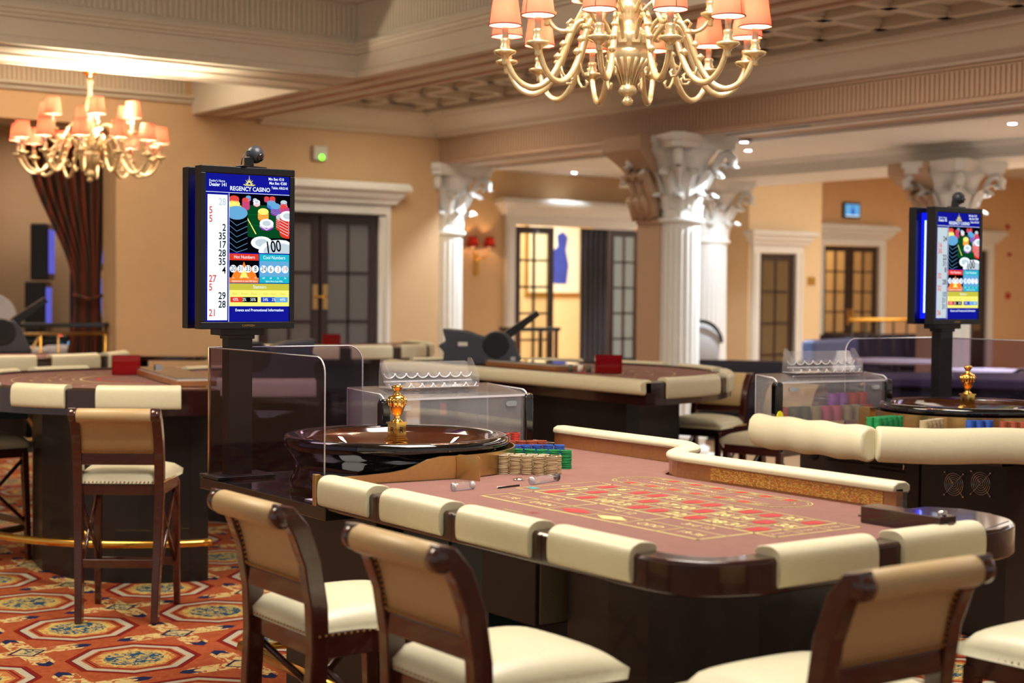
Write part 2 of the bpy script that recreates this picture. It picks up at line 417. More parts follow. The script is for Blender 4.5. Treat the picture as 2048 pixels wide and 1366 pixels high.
# beam over the column row with frieze and cove
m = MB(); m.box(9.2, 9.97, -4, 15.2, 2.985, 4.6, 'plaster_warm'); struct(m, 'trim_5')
m = MB(); m.box(9.18, 9.2, -4, 14.3, 3.235, 3.25, 'plaster_warm')
flutes(m, 1.0, 14.2, 9.2, 'y', 3.02, 3.22, .045, -.014, 'plaster_warm')
m.sweep(CORN, [(9.2, 14.3), (9.2, -4)], 'plaster_warm', z=3.245)
m.sweep([(0, 0), (.05, 0), (.07, .02), (.16, .05), (.30, .13), (.36, .16), (.42, .16), (.45, .19), (.5, .19), (.5, .26), (0, .26)], [(7.0, 14.3), (9.2, 14.3), (9.2, -4)], 'plaster', z=3.26)
m.sweep([(0, 0), (.05, .0), (.1, .05), (.22, .1), (.25, .14), (0, .2)], [(7.0, -4), (7.0, 14.3)], 'plaster', z=3.33)
struct(m, 'trim_6')
m = MB(); m.box(9.3, 9.34, -4, 15.2, 2.97, 2.985, 'plaster_white'); m.box(9.5, 9.62, -4, 15.2, 2.978, 2.985, 'plaster_white'); m.box(9.86, 9.97, -4, 15.2, 2.955, 2.985, 'plaster_white')
m.box(9.36, 9.48, 9.0, 10.0, 2.98, 2.985, 'black_velvet'); m.box(9.36, 9.42, 5.2, 8.3, 2.98, 2.985, 'grey_plastic'); struct(m, 'trim_7')
# ceilings
m = MB(); m.box(-4, 6.27, -4, 11.0, 4.4, 4.5, 'plaster'); m.box(-4, 6.27, 12.0, 14.3, 3.95, 4.05, 'plaster')
m.box(7.0, 9.2, -4, 14.3, 3.56, 3.66, 'plaster')
# coffer grid of the right bay
for x in (7.45, 8.02, 8.6): m.box(x - .05, x + .05, -4, 14.0, 3.49, 3.56, 'plaster')
y = -3.6
while y < 13.9:
    m.box(7.4, 8.65, y - .05, y + .05, 3.49, 3.56, 'plaster')
    for x0, x1 in ((7.5, 7.97), (8.07, 8.55)):
        m.box(x0, x1, y + .05, y + .075, 3.515, 3.56, 'plaster'); m.box(x0, x1, y + .51, y + .535, 3.515, 3.56, 'plaster')
    y += .585
m.box(9.97, 13.2, -4, 16.5, 3.17, 3.27, 'plaster_white'); m.box(9.2, 15.6, 15.2, 16.5, 3.16, 3.26, 'plaster_white'); m.box(13.9, 26, -4, 17.5, 3.72, 3.82, 'plaster_white')
m.box(-4, 9.2, 14.65, 21, 3.4, 3.5, 'plaster'); m.box(9.2, 15.6, 16.65, 21, 3.2, 3.3, 'plaster_white'); m.box(15.75, 16.95, 16.15, 17.7, 3.2, 3.3, 'plaster_white'); m.box(17.1, 25, 17.65, 21, 3.2, 3.3, 'plaster_white')
struct(m, 'ceiling')
m = MB(); m.box(13.2, 14.35, -4, 16.0, 2.985, 4.0, 'plaster_white')
m.sweep([(0, 0), (.03, 0), (.04, .02), (.07, .04), (.07, .06), (0, .06)], [(13.2, 16.0), (13.2, -4)], 'plaster_white', z=3.11)
m.sweep([(0, 0), (.03, 0), (.03, .03), (0, .03)], [(13.2, 16.0), (13.2, -4)], 'plaster_white', z=2.985)
m.sweep([(0, 0), (.03, 0), (.1, .06), (.13, .1), (.13, .13), (0, .13)], [(9.97, -4), (9.97, 15.2)], 'plaster_white', z=3.04)
struct(m, 'trim_8')
# walls
m = MB(); m.box(5.49, 9.2, 14.3, 14.65, 0, 4.1, 'wall'); m.box(-4, 5.49, 14.3, 14.65, 3.14, 4.1, 'wall_orange'); m.box(-4, 3.2, 14.3, 14.65, 0, 3.14, 'wall')
struct(m, 'wall_left')
m = MB(); m.sweep([(0, 0), (.03, 0), (.04, .03), (.08, .05), (.08, .075), (0, .075)], [(-4, 14.3), (6.27, 14.3)], 'plaster', z=3.41)
flutes(m, 2.4, 6.2, 14.3, 'x', 3.5, 3.8, .045, -.014, 'plaster'); m.sweep([(0, 0), (.06, .03), (.1, .08), (0, .08)], [(-4, 14.3), (6.27, 14.3)], 'plaster', z=3.86)
m.sweep([(0, 0), (.06, .0), (.1, .06), (.2, .12), (0, .2)], [(-4, 12.0), (6.27, 12.0)][::-1], 'plaster', z=3.6)
struct(m, 'trim_9')
m = MB(); m.box(5.5, 9.2, 14.27, 14.3, 0, .16, 'plaster_white', ); struct(m, 'baseboard_left')
m = MB(); m.box(9.2, 15.6, 16.5, 16.65, 2.46, 3.3, 'wall'); m.box(9.2, 11.77, 16.5, 16.65, 0, 2.46, 'wall'); m.box(14.0, 15.6, 16.5, 16.65, 0, 2.46, 'wall')
m.box(9.2, 9.35, 14.65, 16.5, 0, 3.3, 'wall')
struct(m, 'wall_middle')
m = MB(); m.box(15.6, 15.78, 16.0, 16.15, 0, 3.9, 'wall_pale'); m.box(16.55, 17.1, 16.0, 16.15, 0, 3.9, 'wall_pale'); m.box(15.78, 16.55, 16.0, 16.15, 2.17, 3.9, 'wall_pale')
m.box(15.6, 15.75, 16.15, 17.5, 0, 3.9, 'wall_pale'); m.box(16.95, 17.1, 16.15, 17.5, 0, 3.9, 'wall_pale'); struct(m, 'wall_center')
m = MB(); m.box(17.1, 18.72, 17.5, 17.65, 0, 3.9, 'wall_orange'); m.box(18.72, 20.1, 17.5, 17.65, 2.4, 3.9, 'wall_orange'); m.box(20.1, 22.0, 17.5, 17.65, 0, 3.9, 'wall_orange')
m.box(22.0, 23.0, 17.5, 17.65, 2.4, 3.9, 'wall_orange'); m.box(23.0, 26, 17.5, 17.65, 0, 3.9, 'wall_orange'); struct(m, 'wall_right')
m = MB(); m.box(25.9, 26, -4, 17.5, 0, 3.9, 'wall'); struct(m, 'wall_far_right')
m = MB(); m.box(9.2, 15.6, 19.6, 19.7, 0, 3.3, 'wall_pale'); m.box(15.6, 18.5, 17.7, 17.8, 0, 3.3, 'wall_pale'); m.box(11.2, 11.3, 16.65, 19.6, 0, 3.3, 'wall_pale'); m.box(18.4, 24, 19.0, 19.1, 0, 3.3, 'wall_pale')
struct(m, 'wall_back_rooms')
m = MB(); m.box(3.0, 5.28, 17.6, 17.7, 0, 3.5, 'wall_pale'); m.box(5.28, 9.2, 17.6, 17.7, 0, 3.5, 'wall_pale'); m.box(3.0, 5.24, 17.3, 17.6, 0, 3.5, 'wall_orange'); struct(m, 'wall_back_left')
m = MB(); m.box(7.2, 8.6, 15.6, 15.7, 0, 3.2, 'wall_pale'); struct(m, 'wall_vestibule')

# ------------------------------------------------------------------ doors
def casing(mb, x0, x1, Y, zt, w=.15, corn=.22):
    mb.box(x0 - w, x0, Y - .05, Y, 0, zt, 'plaster_white'); mb.box(x1, x1 + w, Y - .05, Y, 0, zt, 'plaster_white')
    mb.box(x0 - w, x1 + w, Y - .05, Y, zt, zt + .12, 'plaster_white')
    mb.box(x0 - w + .03, x0 - w + .06, Y - .065, Y - .05, 0, zt, 'plaster_white'); mb.box(x1 + w - .06, x1 + w - .03, Y - .065, Y - .05, 0, zt, 'plaster_white')
    pr = [(0, 0), (.05, 0), (.06, .03), (.10, .07), (.12, .12), (.17, .14), (.17, corn - .04), (.14, corn), (0, corn)]
    mb.sweep([(u, v) for u, v in pr], [(x0 - w, Y + .001), (x0 - w, Y - .05), (x1 + w, Y - .05), (x1 + w, Y + .001)][::-1][::-1], 'plaster_white', z=zt + .12)
def leaf(parent, x0, x1, Y, zt, rows, cols, glass='pane', solid_bottom=0, rz=0, hinge=None, name='door_leaf'):
    mb = MB(); w = x1 - x0; st = .085; t = .045
    mb.box(0, st, 0, t, 0, zt, 'dark_door'); mb.box(w - st, w, 0, t, 0, zt, 'dark_door'); mb.box(st, w - st, 0, t, zt - st * 1.1, zt, 'dark_door')
    zb = max(.22, solid_bottom); mb.box(st, w - st, 0, t, 0, zb, 'dark_door')
    iw = w - 2 * st; ih = zt - st * 1.1 - zb
    for c in range(1, cols): x = st + iw * c / cols; mb.box(x - .014, x + .014, .005, t - .005, zb, zt - st, 'dark_door')
    for r in range(1, rows): z = zb + ih * r / rows; mb.box(st, w - st, .005, t - .005, z - .014, z + .014, 'dark_door')
    o = mb.build(name, parent, (x0, Y, 0)); o.rotation_euler.z = rz
    g = MB(); g.box(st, w - st, .018, .026, zb, zt - st, glass); g.build('glass_pane', o)
    return o
def handle(parent, x, z, Y, s=1):
    mb = MB(); mb.box(x - .03, x + .03, Y - .012, Y, z - .13, z + .13, 'brass_dull'); mb.tube([(x, Y - .01, z), (x, Y - .05, z), (x + .1 * s, Y - .05, z)], .01, 'brass'); mb.build('door_handle', parent)
def door(n, label):
    o = bpy.data.objects.new('door_%d' % n, None); C.objects.link(o); o['kind'] = 'structure'; return o
d = door(1, ''); mb = MB(); casing(mb, 6.98, 8.4, 14.3, 2.38); mb.box(6.98, 8.4, 14.1, 14.3, 2.36, 2.38, 'dark_door'); mb.build('door_frame', d)
m = MB(); m.box(6.98, 8.4, 14.292, 14.298, 0, 2.38, 'black_velvet'); m.build('door_dark_sheet', d)  # flat black sheet painting the dark behind the door glass
l1 = leaf(d, 6.99, 7.67, 14.235, 2.36, 4, 2, 'pane_grey'); l2 = leaf(d, 7.69, 8.36, 14.235, 2.36, 4, 2, 'pane_grey')
handle(l1, .63, 1.5, -.0); handle(l2, .05, 1.5, -.0, -1)
d = door(2, ''); mb = MB(); casing(mb, 11.79, 13.95, 16.5, 2.46); mb.build('door_frame', d)
leaf(d, 11.8, 12.44, 16.47, 2.44, 6, 2, 'pane'); leaf(d, 13.4, 13.95, 16.47, 2.44, 6, 2, 'pane')
d = door(3, ''); mb = MB(); casing(mb, 15.79, 16.54, 16.0, 2.17, .14, .2); mb.build('door_frame', d); leaf(d, 15.8, 16.53, 16.0, 2.16, 4, 2, 'pane_frost')
d = door(4, ''); mb = MB(); casing(mb, 18.73, 20.08, 17.5, 2.39); mb.build('door_frame', d)
l1 = leaf(d, 18.74, 19.40, 17.5, 2.38, 4, 2, 'pane', .95); l2 = leaf(d, 19.41, 20.07, 17.5, 2.38, 4, 2, 'pane', .95); handle(l1, .62, 1.2, 0); handle(l2, .04, 1.2, 0, -1)
d = door(5, ''); mb = MB(); casing(mb, 22.02, 22.98, 17.5, 2.39); mb.build('door_frame', d); leaf(d, 22.03, 22.97, 17.5, 2.38, 4, 2, 'pane_frost', .95)
# curtain beside the middle doors, picture behind them
m = MB(); n = 60; pts = []
for i in range(n + 1): u = i / n; pts.append((12.88 + .48 * u, 16.44 + .035 * math.sin(u * PI * 11)))
m.sweep([(-.004, 0), (.004, 0), (.004, 2.42), (-.004, 2.42)], pts, 'grey_curtain', smooth=False, z=.02); c = m.build('curtain')
tag(c, 'dark grey curtain hanging beside the open glass doors', 'curtain')
m = MB(); m.box(14.22, 15.34, 19.56, 19.598, 1.5, 2.7, 'gilt'); t = m.build('framed_painting', bevel=.01)
tag(t, 'large gilt-framed painting with blue figure, seen through glass doors', 'painting')
m = MB(); m.box(14.28, 15.28, 19.545, 19.56, 1.56, 2.64, 'canvas')
fig = [(.38, .2), (.62, .2), (.66, .5), (.6, .75), (.64, .95), (.54, 1.04), (.42, .98), (.44, .8), (.3, .7), (.22, .45)]
m.prism([(a, b) for a, b in fig], 0, .004, 'blue_paint', mtx=T(14.4, 19.545, 1.5) @ RX(PI / 2)); m.build('canvas', t)

# ------------------------------------------------------------------ columns
def column(x, y, label, pier=None, r=.2, ztop=2.985, sh='stone_white'):
    o = thing('column', label, 'column', (x, y, 0), 0, 'white corinthian columns')
    m = MB(); m.box(-.3, .3, -.3, .3, 0, .12, sh); m.lathe([(.29, .12), (.29, .18), (.25, .2), (.25, .24), (.27, .26), (.27, .3), (.22, .34)], sh, 32); m.build('plinth', o)
    m = MB(); nf = 20; zs = (.34, 1.94, 2.0); v = []; f = []; K = nf * 6
    for z in (.34, .42, 2.1, 2.16, 2.2):
        for i in range(K):
            ph = (i % 6) / 6; fl = -.02 * max(0, math.sin(ph * PI * 1.25)) if .42 <= z <= 2.1 else 0
            a = 2 * PI * i / K; rr = r * (1 - .06 * (z - .3) / 2) + fl; v.append((rr * math.cos(a), rr * math.sin(a), z))
    for j in range(4):
        for i in range(K): f.append((j * K + i, j * K + (i + 1) % K, (j + 1) * K + (i + 1) % K, (j + 1) * K + i))
    m.add(v, f, sh, True); m.build('shaft', o)
    m = MB(); z0 = 2.2
    m.lathe([(r * .97, z0), (r * 1.14, z0 + .01), (r * 1.14, z0 + .045), (r * .95, z0 + .055), (r * .9, z0 + .12), (r * .98, z0 + .35), (r * 1.35, z0 + .58), (r * 1.7, z0 + .66)], sh, 28)
    def acan(ang, zb, h, w, r0, out):
        vs = []; fs = []; NU, NV = 4, 8
        for j in range(NV + 1):
            t = j / NV; rad = r0 + .012 + out * (t ** 2.2) * 1.0 + (.05 * math.sin(max(0, t - .75) * 4 * PI / 2)); z = zb + h * (t if t < .85 else .85 - (t - .85) * 1.1 + .0)
            ww = w * (.55 + .45 * math.sin(PI * min(1, t * .9 + .15))) * (1 + .16 * math.cos(t * 22))
            for i in range(NU + 1):
                s = (i / NU - .5); lat = s * ww; dr = -.03 * abs(s) * 2 + (.012 if i == 2 else 0)
                vs.append(((rad + dr), lat, z))
        for j in range(NV):
            for i in range(NU): a = j * (NU + 1) + i; fs.append((a, a + 1, a + NU + 2, a + NU + 1))
        n = len(vs); back = [(p[0] - .018, p[1], p[2] - .008) for p in vs]
        fs2 = [tuple(reversed([n + q for q in ff])) for ff in fs]
        m.add(vs + back, fs + fs2, sh, True, RZ(ang))
    for k in range(8): acan(k * PI / 4, z0 + .06, .26, .15, r * .92, .10)
    for k in range(8): acan(k * PI / 4 + PI / 8, z0 + .14, .42, .15, r * .95, .17)
    for k in range(4):
        a = k * PI / 2 + PI / 4
        sp = [(r * 1.0 + .04, 0, z0 + .32), (r * 1.3 + .06, 0, z0 + .52), (r * 1.9, 0, z0 + .62), (r * 2.25, 0, z0 + .63), (r * 2.45, 0, z0 + .58), (r * 2.4, 0, z0 + .52), (r * 2.2, 0, z0 + .51), (r * 2.17, 0, z0 + .56)]
        m.tube(sp, [.02, .03, .035, .04, .045, .04, .035, .02], sh, 8, RZ(a))
        acan(a, z0 + .3, .3, .13, r * 1.05, .26)
    ab = []
    for k in range(4):
        a = k * PI / 2 + PI / 4; cx, cy = math.cos(a) * r * 2.55, math.sin(a) * r * 2.55; tx, ty = -math.sin(a) * .05, math.cos(a) * .05
        ab += [(cx - tx, cy - ty), (cx + tx, cy + ty)]
        b = a + PI / 4; ab.append((math.cos(b) * r * 1.45, math.sin(b) * r * 1.45))
    m.prism(ab, z0 + .66, z0 + .72, sh); m.prism([(p[0] * 1.06, p[1] * 1.06) for p in ab], z0 + .72, ztop, sh)
    m.build('capital', o)
    if pier:
        x0, x1, y0, y1 = pier; q = MB(); q.box(x0, x1, y0, y1, 0, 2.2, 'plaster_warm')  # pier coloured warm brown: the shade of that side is in its colour
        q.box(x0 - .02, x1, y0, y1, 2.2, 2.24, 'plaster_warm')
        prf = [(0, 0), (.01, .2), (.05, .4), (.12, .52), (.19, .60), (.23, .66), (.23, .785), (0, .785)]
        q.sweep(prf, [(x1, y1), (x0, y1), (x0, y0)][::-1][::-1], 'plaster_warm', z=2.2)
        for s in (0, 1, 2):
            yy = y0 + (y1 - y0) * (s + .5) / 3
            q.tube([(x0 - .02, yy, 2.26), (x0 - .06, yy, 2.5), (x0 - .15, yy, 2.66), (x0 - .2, yy, 2.62), (x0 - .17, yy, 2.58)], [.05, .055, .05, .04, .02], 'plaster_warm', 8)
            q.tube([(x0 - .01, yy + .05, 2.24), (x0 - .05, yy + .05, 2.36), (x0 - .11, yy + .05, 2.42), (x0 - .11, yy + .05, 2.38)], [.045, .05, .04, .02], 'plaster_warm', 8)
        q.build('pier', o)
    return o
column(9.30, 10.42, 'thick white fluted column nearest the centre, one side coloured brown for its shade', (-.2, .1, .06, .36), .19)
column(9.5, 14.62, 'white fluted column at the corner of the tan wall beside the wall sconce')
column(13.35, 14.35, 'white column just behind the thick central column, by the small glass door')
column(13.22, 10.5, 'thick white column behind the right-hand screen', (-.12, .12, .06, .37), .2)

# ------------------------------------------------------------------ downlights
def downlight(x, y, z, label, power=60, size=60, col=(.86, .93, 1), aim=None, blend=.5):
    o = thing('downlight', label, 'downlight', (x, y, z), 0, 'recessed ceiling downlights')
    m = MB(); m.lathe([(.036, -.002), (.055, -.006), (.06, -.002), (.06, 0)], 'chrome', 20); m.build('ring', o)
    m = MB(); m.lathe([(.0, -.003), (.036, -.003)], 'downlamp', 16); m.build('lamp', o)
    ld = bpy.data.lights.new('spot', 'SPOT'); ld.energy = power; ld.spot_size = R(size); ld.spot_blend = blend; ld.color = col; ld.shadow_soft_size = .03
    lo = bpy.data.objects.new('spot_light', ld); C.objects.link(lo); lo.location = (x, y, z - .03)
    if aim: lo.rotation_euler = (Vector(aim) - Vector((x, y, z))).to_track_quat('-Z', 'Y').to_euler()
downlight(9.82, 10.15, 2.955, 'downlight above the right side of the thick central column', 60, 70)
downlight(12.06, 12.4, 3.17, 'downlight in the white ceiling right of the central column capital', 150, 50, aim=(13.3, 14.2, 1.5))
downlight(12.0, 8.88, 3.17, 'downlight furthest right in the white ceiling band', 60, 100)
downlight(14.0, 10.62, 2.985, 'downlight above the column behind the right-hand screen', 300, 80, aim=(13.4, 10.4, 1.2))
downlight(13.9, 14.6, 2.985, 'downlight above the column by the small glass door', 380, 80, aim=(13.5, 14.3, 1.3))
downlight(9.91, 14.8, 2.955, 'downlight above the corner column capital by the tan wall', 300, 80, aim=(9.6, 14.6, 1.2))
downlight(12.5, 16.12, 3.16, 'bright round downlight over the cornice of the open glass doors', 8, 110)

downlight(14.7, 15.55, 3.72, 'added unseen downlight washing the pale wall side by the small glass door', 160, 90, (1, .86, .62), aim=(15.5, 16.3, .6))  # out of view, added for the warm wash on the pale wall

def spot(p, aim, e, size, col=(.86, .94, 1)):
    ld = bpy.data.lights.new('spot', 'SPOT'); ld.energy = e; ld.spot_size = R(size); ld.spot_blend = .6; ld.color = col; ld.shadow_soft_size = .05
    lo = bpy.data.objects.new('spot_light', ld); C.objects.link(lo); lo.location = p; lo.rotation_euler = (Vector(aim) - Vector(p)).to_track_quat('-Z', 'Y').to_euler()
spot((10.3, 9.3, 3.15), (9.38, 10.35, 1.7), 230, 62)
spot((14.0, 9.7, 3.68), (13.25, 10.45, 1.7), 300, 62)
spot((10.3, 13.6, 3.15), (9.55, 14.55, 1.6), 170, 60)
spot((4.38, 11.6, 2.75), (4.38, 11.5, 4), 90, 165, (1, .85, .62))  # unseen uplight added by the far chandelier to brighten the beam soffit

# ------------------------------------------------------------------ bar stools
def make_stool(loc, rz, label):
    o = thing('bar_stool', label, 'bar stool', loc, rz, 'cream leather bar stools round the tables')
    def post(s):      # rear leg and back upright in one timber, curling back at the top
        m = MB(); x = s * .19; pts = [(x * .93, -.235, 0), (x * .96, -.205, .3), (x, -.185, .62), (x, -.19, .74), (x, -.21, .86), (x, -.245, .95), (x, -.28, .995), (x, -.315, 1.0)]
        w = [.017, .019, .021, .022, .022, .022, .022, .02]; v = []; f = []
        for i, p in enumerate(pts):
            a = Vector(pts[max(0, i - 1)]); b = Vector(pts[min(len(pts) - 1, i + 1)]); t = (b - a).normalized(); n = Vector((0, t.z, -t.y))
            dp = .026 if i < 6 else .022
            for sx, sn in ((-1, -1), (1, -1), (1, 1), (-1, 1)): q = Vector(p) + Vector((sx * w[i], 0, 0)) + n * sn * dp; v.append(q)
        for i in range(len(pts) - 1):
            for j in range(4): a = i * 4; f.append((a + j, a + (j + 1) % 4, a + 4 + (j + 1) % 4, a + 4 + j))
        f += [(3, 2, 1, 0), tuple(len(v) - 4 + j for j in range(4))]
        m.add(v, f, 'mahogany'); m.lathe([(.012, -.021), (.026, -.018), (.031, -.008), (.031, .012), (.026, .02), (.01, .022)], 'mahogany', 18, mtx=T(x, -.296, .986) @ RY(PI / 2)); return m.build('leg', o, bevel=.005)
    for s in (-1, 1):
        post(s)
        m = MB(); x = s * .19; a = .02; b = .015
        v = [(x + i * a, .19 + j * a, .63) for i, j in ((-1, -1), (1, -1), (1, 1), (-1, 1))] + [(x * 1.03 + i * b, .215 + j * b, 0) for i, j in ((-1, -1), (1, -1), (1, 1), (-1, 1))]
        m.add(v, [(0, 1, 2, 3), (7, 6, 5, 4)] + [(i, 4 + i, 4 + (i + 1) % 4, (i + 1) % 4) for i in range(4)], 'mahogany'); m.build('leg', o, bevel=.005)
    m = MB(); m.box(-.2, .2, -.19, -.16, .60, .67, 'mahogany'); m.box(-.2, .2, .175, .21, .60, .67, 'mahogany'); m.box(-.208, -.175, -.17, .19, .60, .67, 'mahogany'); m.box(.175, .208, -.17, .19, .60, .67, 'mahogany'); m.build('seat_frame', o, bevel=.005)
    m = MB(); v = []; f = []; N = 12
    for j in range(N + 1):
        for i in range(N + 1):
            u, w = 2 * i / N - 1, 2 * j / N - 1; ed = (1 - abs(u) ** 6) * (1 - abs(w) ** 6)
            sx = .212 + .012 * w; v.append((u * sx, .012 + w * .212, .682 + .036 * ed ** .35 + .022 * (1 - u * u) * (1 - w * w)))
    for j in range(N):
        for i in range(N): a = j * (N + 1) + i; f.append((a, a + 1, a + N + 2, a + N + 1))
    n = len(v); ring = [i for i in range(N + 1)] + [j * (N + 1) + N for j in range(1, N + 1)] + [N * (N + 1) + i for i in range(N - 1, -1, -1)] + [j * (N + 1) for j in range(N - 1, 0, -1)]
    lo = [(v[k][0] * .985, .012 + (v[k][1] - .012) * .985, .655) for k in ring]; L = len(ring)
    f += [(ring[(i + 1) % L], ring[i], n + i, n + (i + 1) % L) for i in range(L)]; f.append(tuple(n + i for i in range(L)))
    m.add(v + lo, f, 'cream_leather', True); m.build('seat', o)
    # padded back with a rolled top
    m = MB(); v = []; f = []; prof = []
    for p in [(-.168, .795), (-.172, .86), (-.195, .92), (-.222, .965), (-.25, .995), (-.285, 1.012), (-.29, .98), (-.268, .948), (-.248, .93), (-.236, .90), (-.225, .86), (-.212, .795)]: prof.append(p)
    xs = [-.172, -.166, 0, .166, .172]; K = len(prof)
    for xi, x in enumerate(xs):
        s = .9 if xi in (0, 4) else 1; cy = sum(p[0] for p in prof) / K
        for y, z in prof: v.append((x, cy + (y - cy) * s, z))
    for i in range(4):
        for j in range(K): a = i * K; f.append((a + j, a + (j + 1) % K, a + K + (j + 1) % K, a + K + j))
    f += [tuple(reversed(range(K))), tuple(4 * K + j for j in range(K))]
    m.add(v, f, 'tan_leather', True); m.tube([(x, -.292, .984) for x in (-.172, -.168, 0, .168, .172)], [.031, .034, .034, .034, .031], 'tan_leather', 24); m.build('backrest', o)
    m = MB(); m.box(-.175, .175, -.215, -.175, .745, .80, 'mahogany'); m.build('back_rail', o, bevel=.005)
    for s in (-1, 1):
        m = MB(); x = s * .186
        m.tube([(x, -.20, .22), (x, .20, .60)], .011, 'mahogany', 6); m.tube([(x, -.19, .60), (x, .205, .22)], .011, 'mahogany', 6); m.build('cross_brace', o)
    m = MB(); m.box(-.18, .18, -.225, -.2, .26, .30, 'mahogany'); m.build('stretcher', o, bevel=.004)
    m = MB(); m.box(-.18, .18, .195, .22, .2, .24, 'mahogany'); m.build('stretcher', o, bevel=.004)
    m = MB()
    def nail(x, y, z, r=.0045): m.add([(x + r, y, z), (x - r, y, z), (x, y + r, z), (x, y - r, z), (x, y, z + r), (x, y, z - r)], [(0, 2, 4), (2, 1, 4), (1, 3, 4), (3, 0, 4), (2, 0, 5), (1, 2, 5), (3, 1, 5), (0, 3, 5)], 'brass_dull')
    for i in range(22):
        t = i / 21 * 2 - 1; nail(t * .195, -.200, .664); nail(t * .2, .225, .664); nail(-.212, t * .2 + .01, .664); nail(.212, t * .2 + .01, .664); nail(t * .165, -.217, .806)
    for i in range(12):
        t = i / 11; z = .81 + .15 * t; y = -.216 - .045 * t ** 1.6
        for s in (-1, 1): nail(s * .168, y - .004, z)
    q = m.build('nail_trim', o); q['kind'] = 'stuff'
    return o
stool0 = make_stool((2.78, 7.08, 0), R(-34), 'whole bar stool seen from behind at the left card table, standing on patterned carpet')
for x, y, rz, lab in ((2.11, 3.76, -90, 'bar stool on the near side of the roulette table, under its screen end'),
                      (2.12, 3.01, -90, 'bar stool at the long side of the roulette table, its back before the middle cushions'),
                      (2.56, 2.39, 0, 'bar stool in the lower right, back turned, at the end of the roulette table'),
                      (3.44, 2.30, 0, 'bar stool cut off by the lower right corner, only its seat in view'),
                      (2.60, 8.93, -80, 'bar stool cut off by the left edge, beside the left blackjack table'),
                      (7.27, 7.85, 110, 'bar stool with its back against the curved end of the central background table'),
                      (6.76, 6.72, 102, 'bar stool half hidden behind the right chip box with yellow dot')):
    dup(stool0, (x, y, 0), R(rz), lab)

# ------------------------------------------------------------------ blackjack-type tables
PADPROF = [(-.062, .006), (-.062, .018), (-.045, .026), (-.015, .028), (.008, .02), (.02, .002), (.022, -.04), (.018, -.085), (.008, -.095), (0, -.09), (0, .0)]
def smooth(P, k=3):
    N = len(P); out = []
    for i in range(N):
        p0, p1, p2, p3 = P[i - 1], P[i], P[(i + 1) % N], P[(i + 2) % N]
        for j in range(k):
            t = j / k; out.append(tuple(.5 * (2 * p1[d] + (p2[d] - p0[d]) * t + (2 * p0[d] - 5 * p1[d] + 4 * p2[d] - p3[d]) * t * t + (3 * p1[d] - p0[d] - 3 * p2[d] + p3[d]) * t ** 3) for d in (0, 1)))
    return out
PADPROF = [(-.064, .004), (-.066, .014), (-.055, .023), (-.03, .028), (-.008, .026), (.01, .016), (.019, -.002), (.022, -.04), (.02, -.08), (.012, -.094), (.003, -.09), (.001, -.05), (.0, -.002), (-.03, .002)]
PADA = [(-.07, .004), (-.072, .016), (-.06, .025), (-.03, .03), (-.008, .028), (.01, .017), (.018, 0), (.02, -.03), (.018, -.058), (.011, -.069), (.003, -.066), (.001, -.03), (0, -.002), (-.03, .002)]
PADPROF = smooth(PADPROF); PADA = smooth(PADA)
def arcpts(r, a0, a1, n, c=(0, 0)): return [(c[0] + r * math.cos(R(a0 + (a1 - a0) * i / n)), c[1] + r * math.sin(R(a0 + (a1 - a0) * i / n))) for i in range(n + 1)]
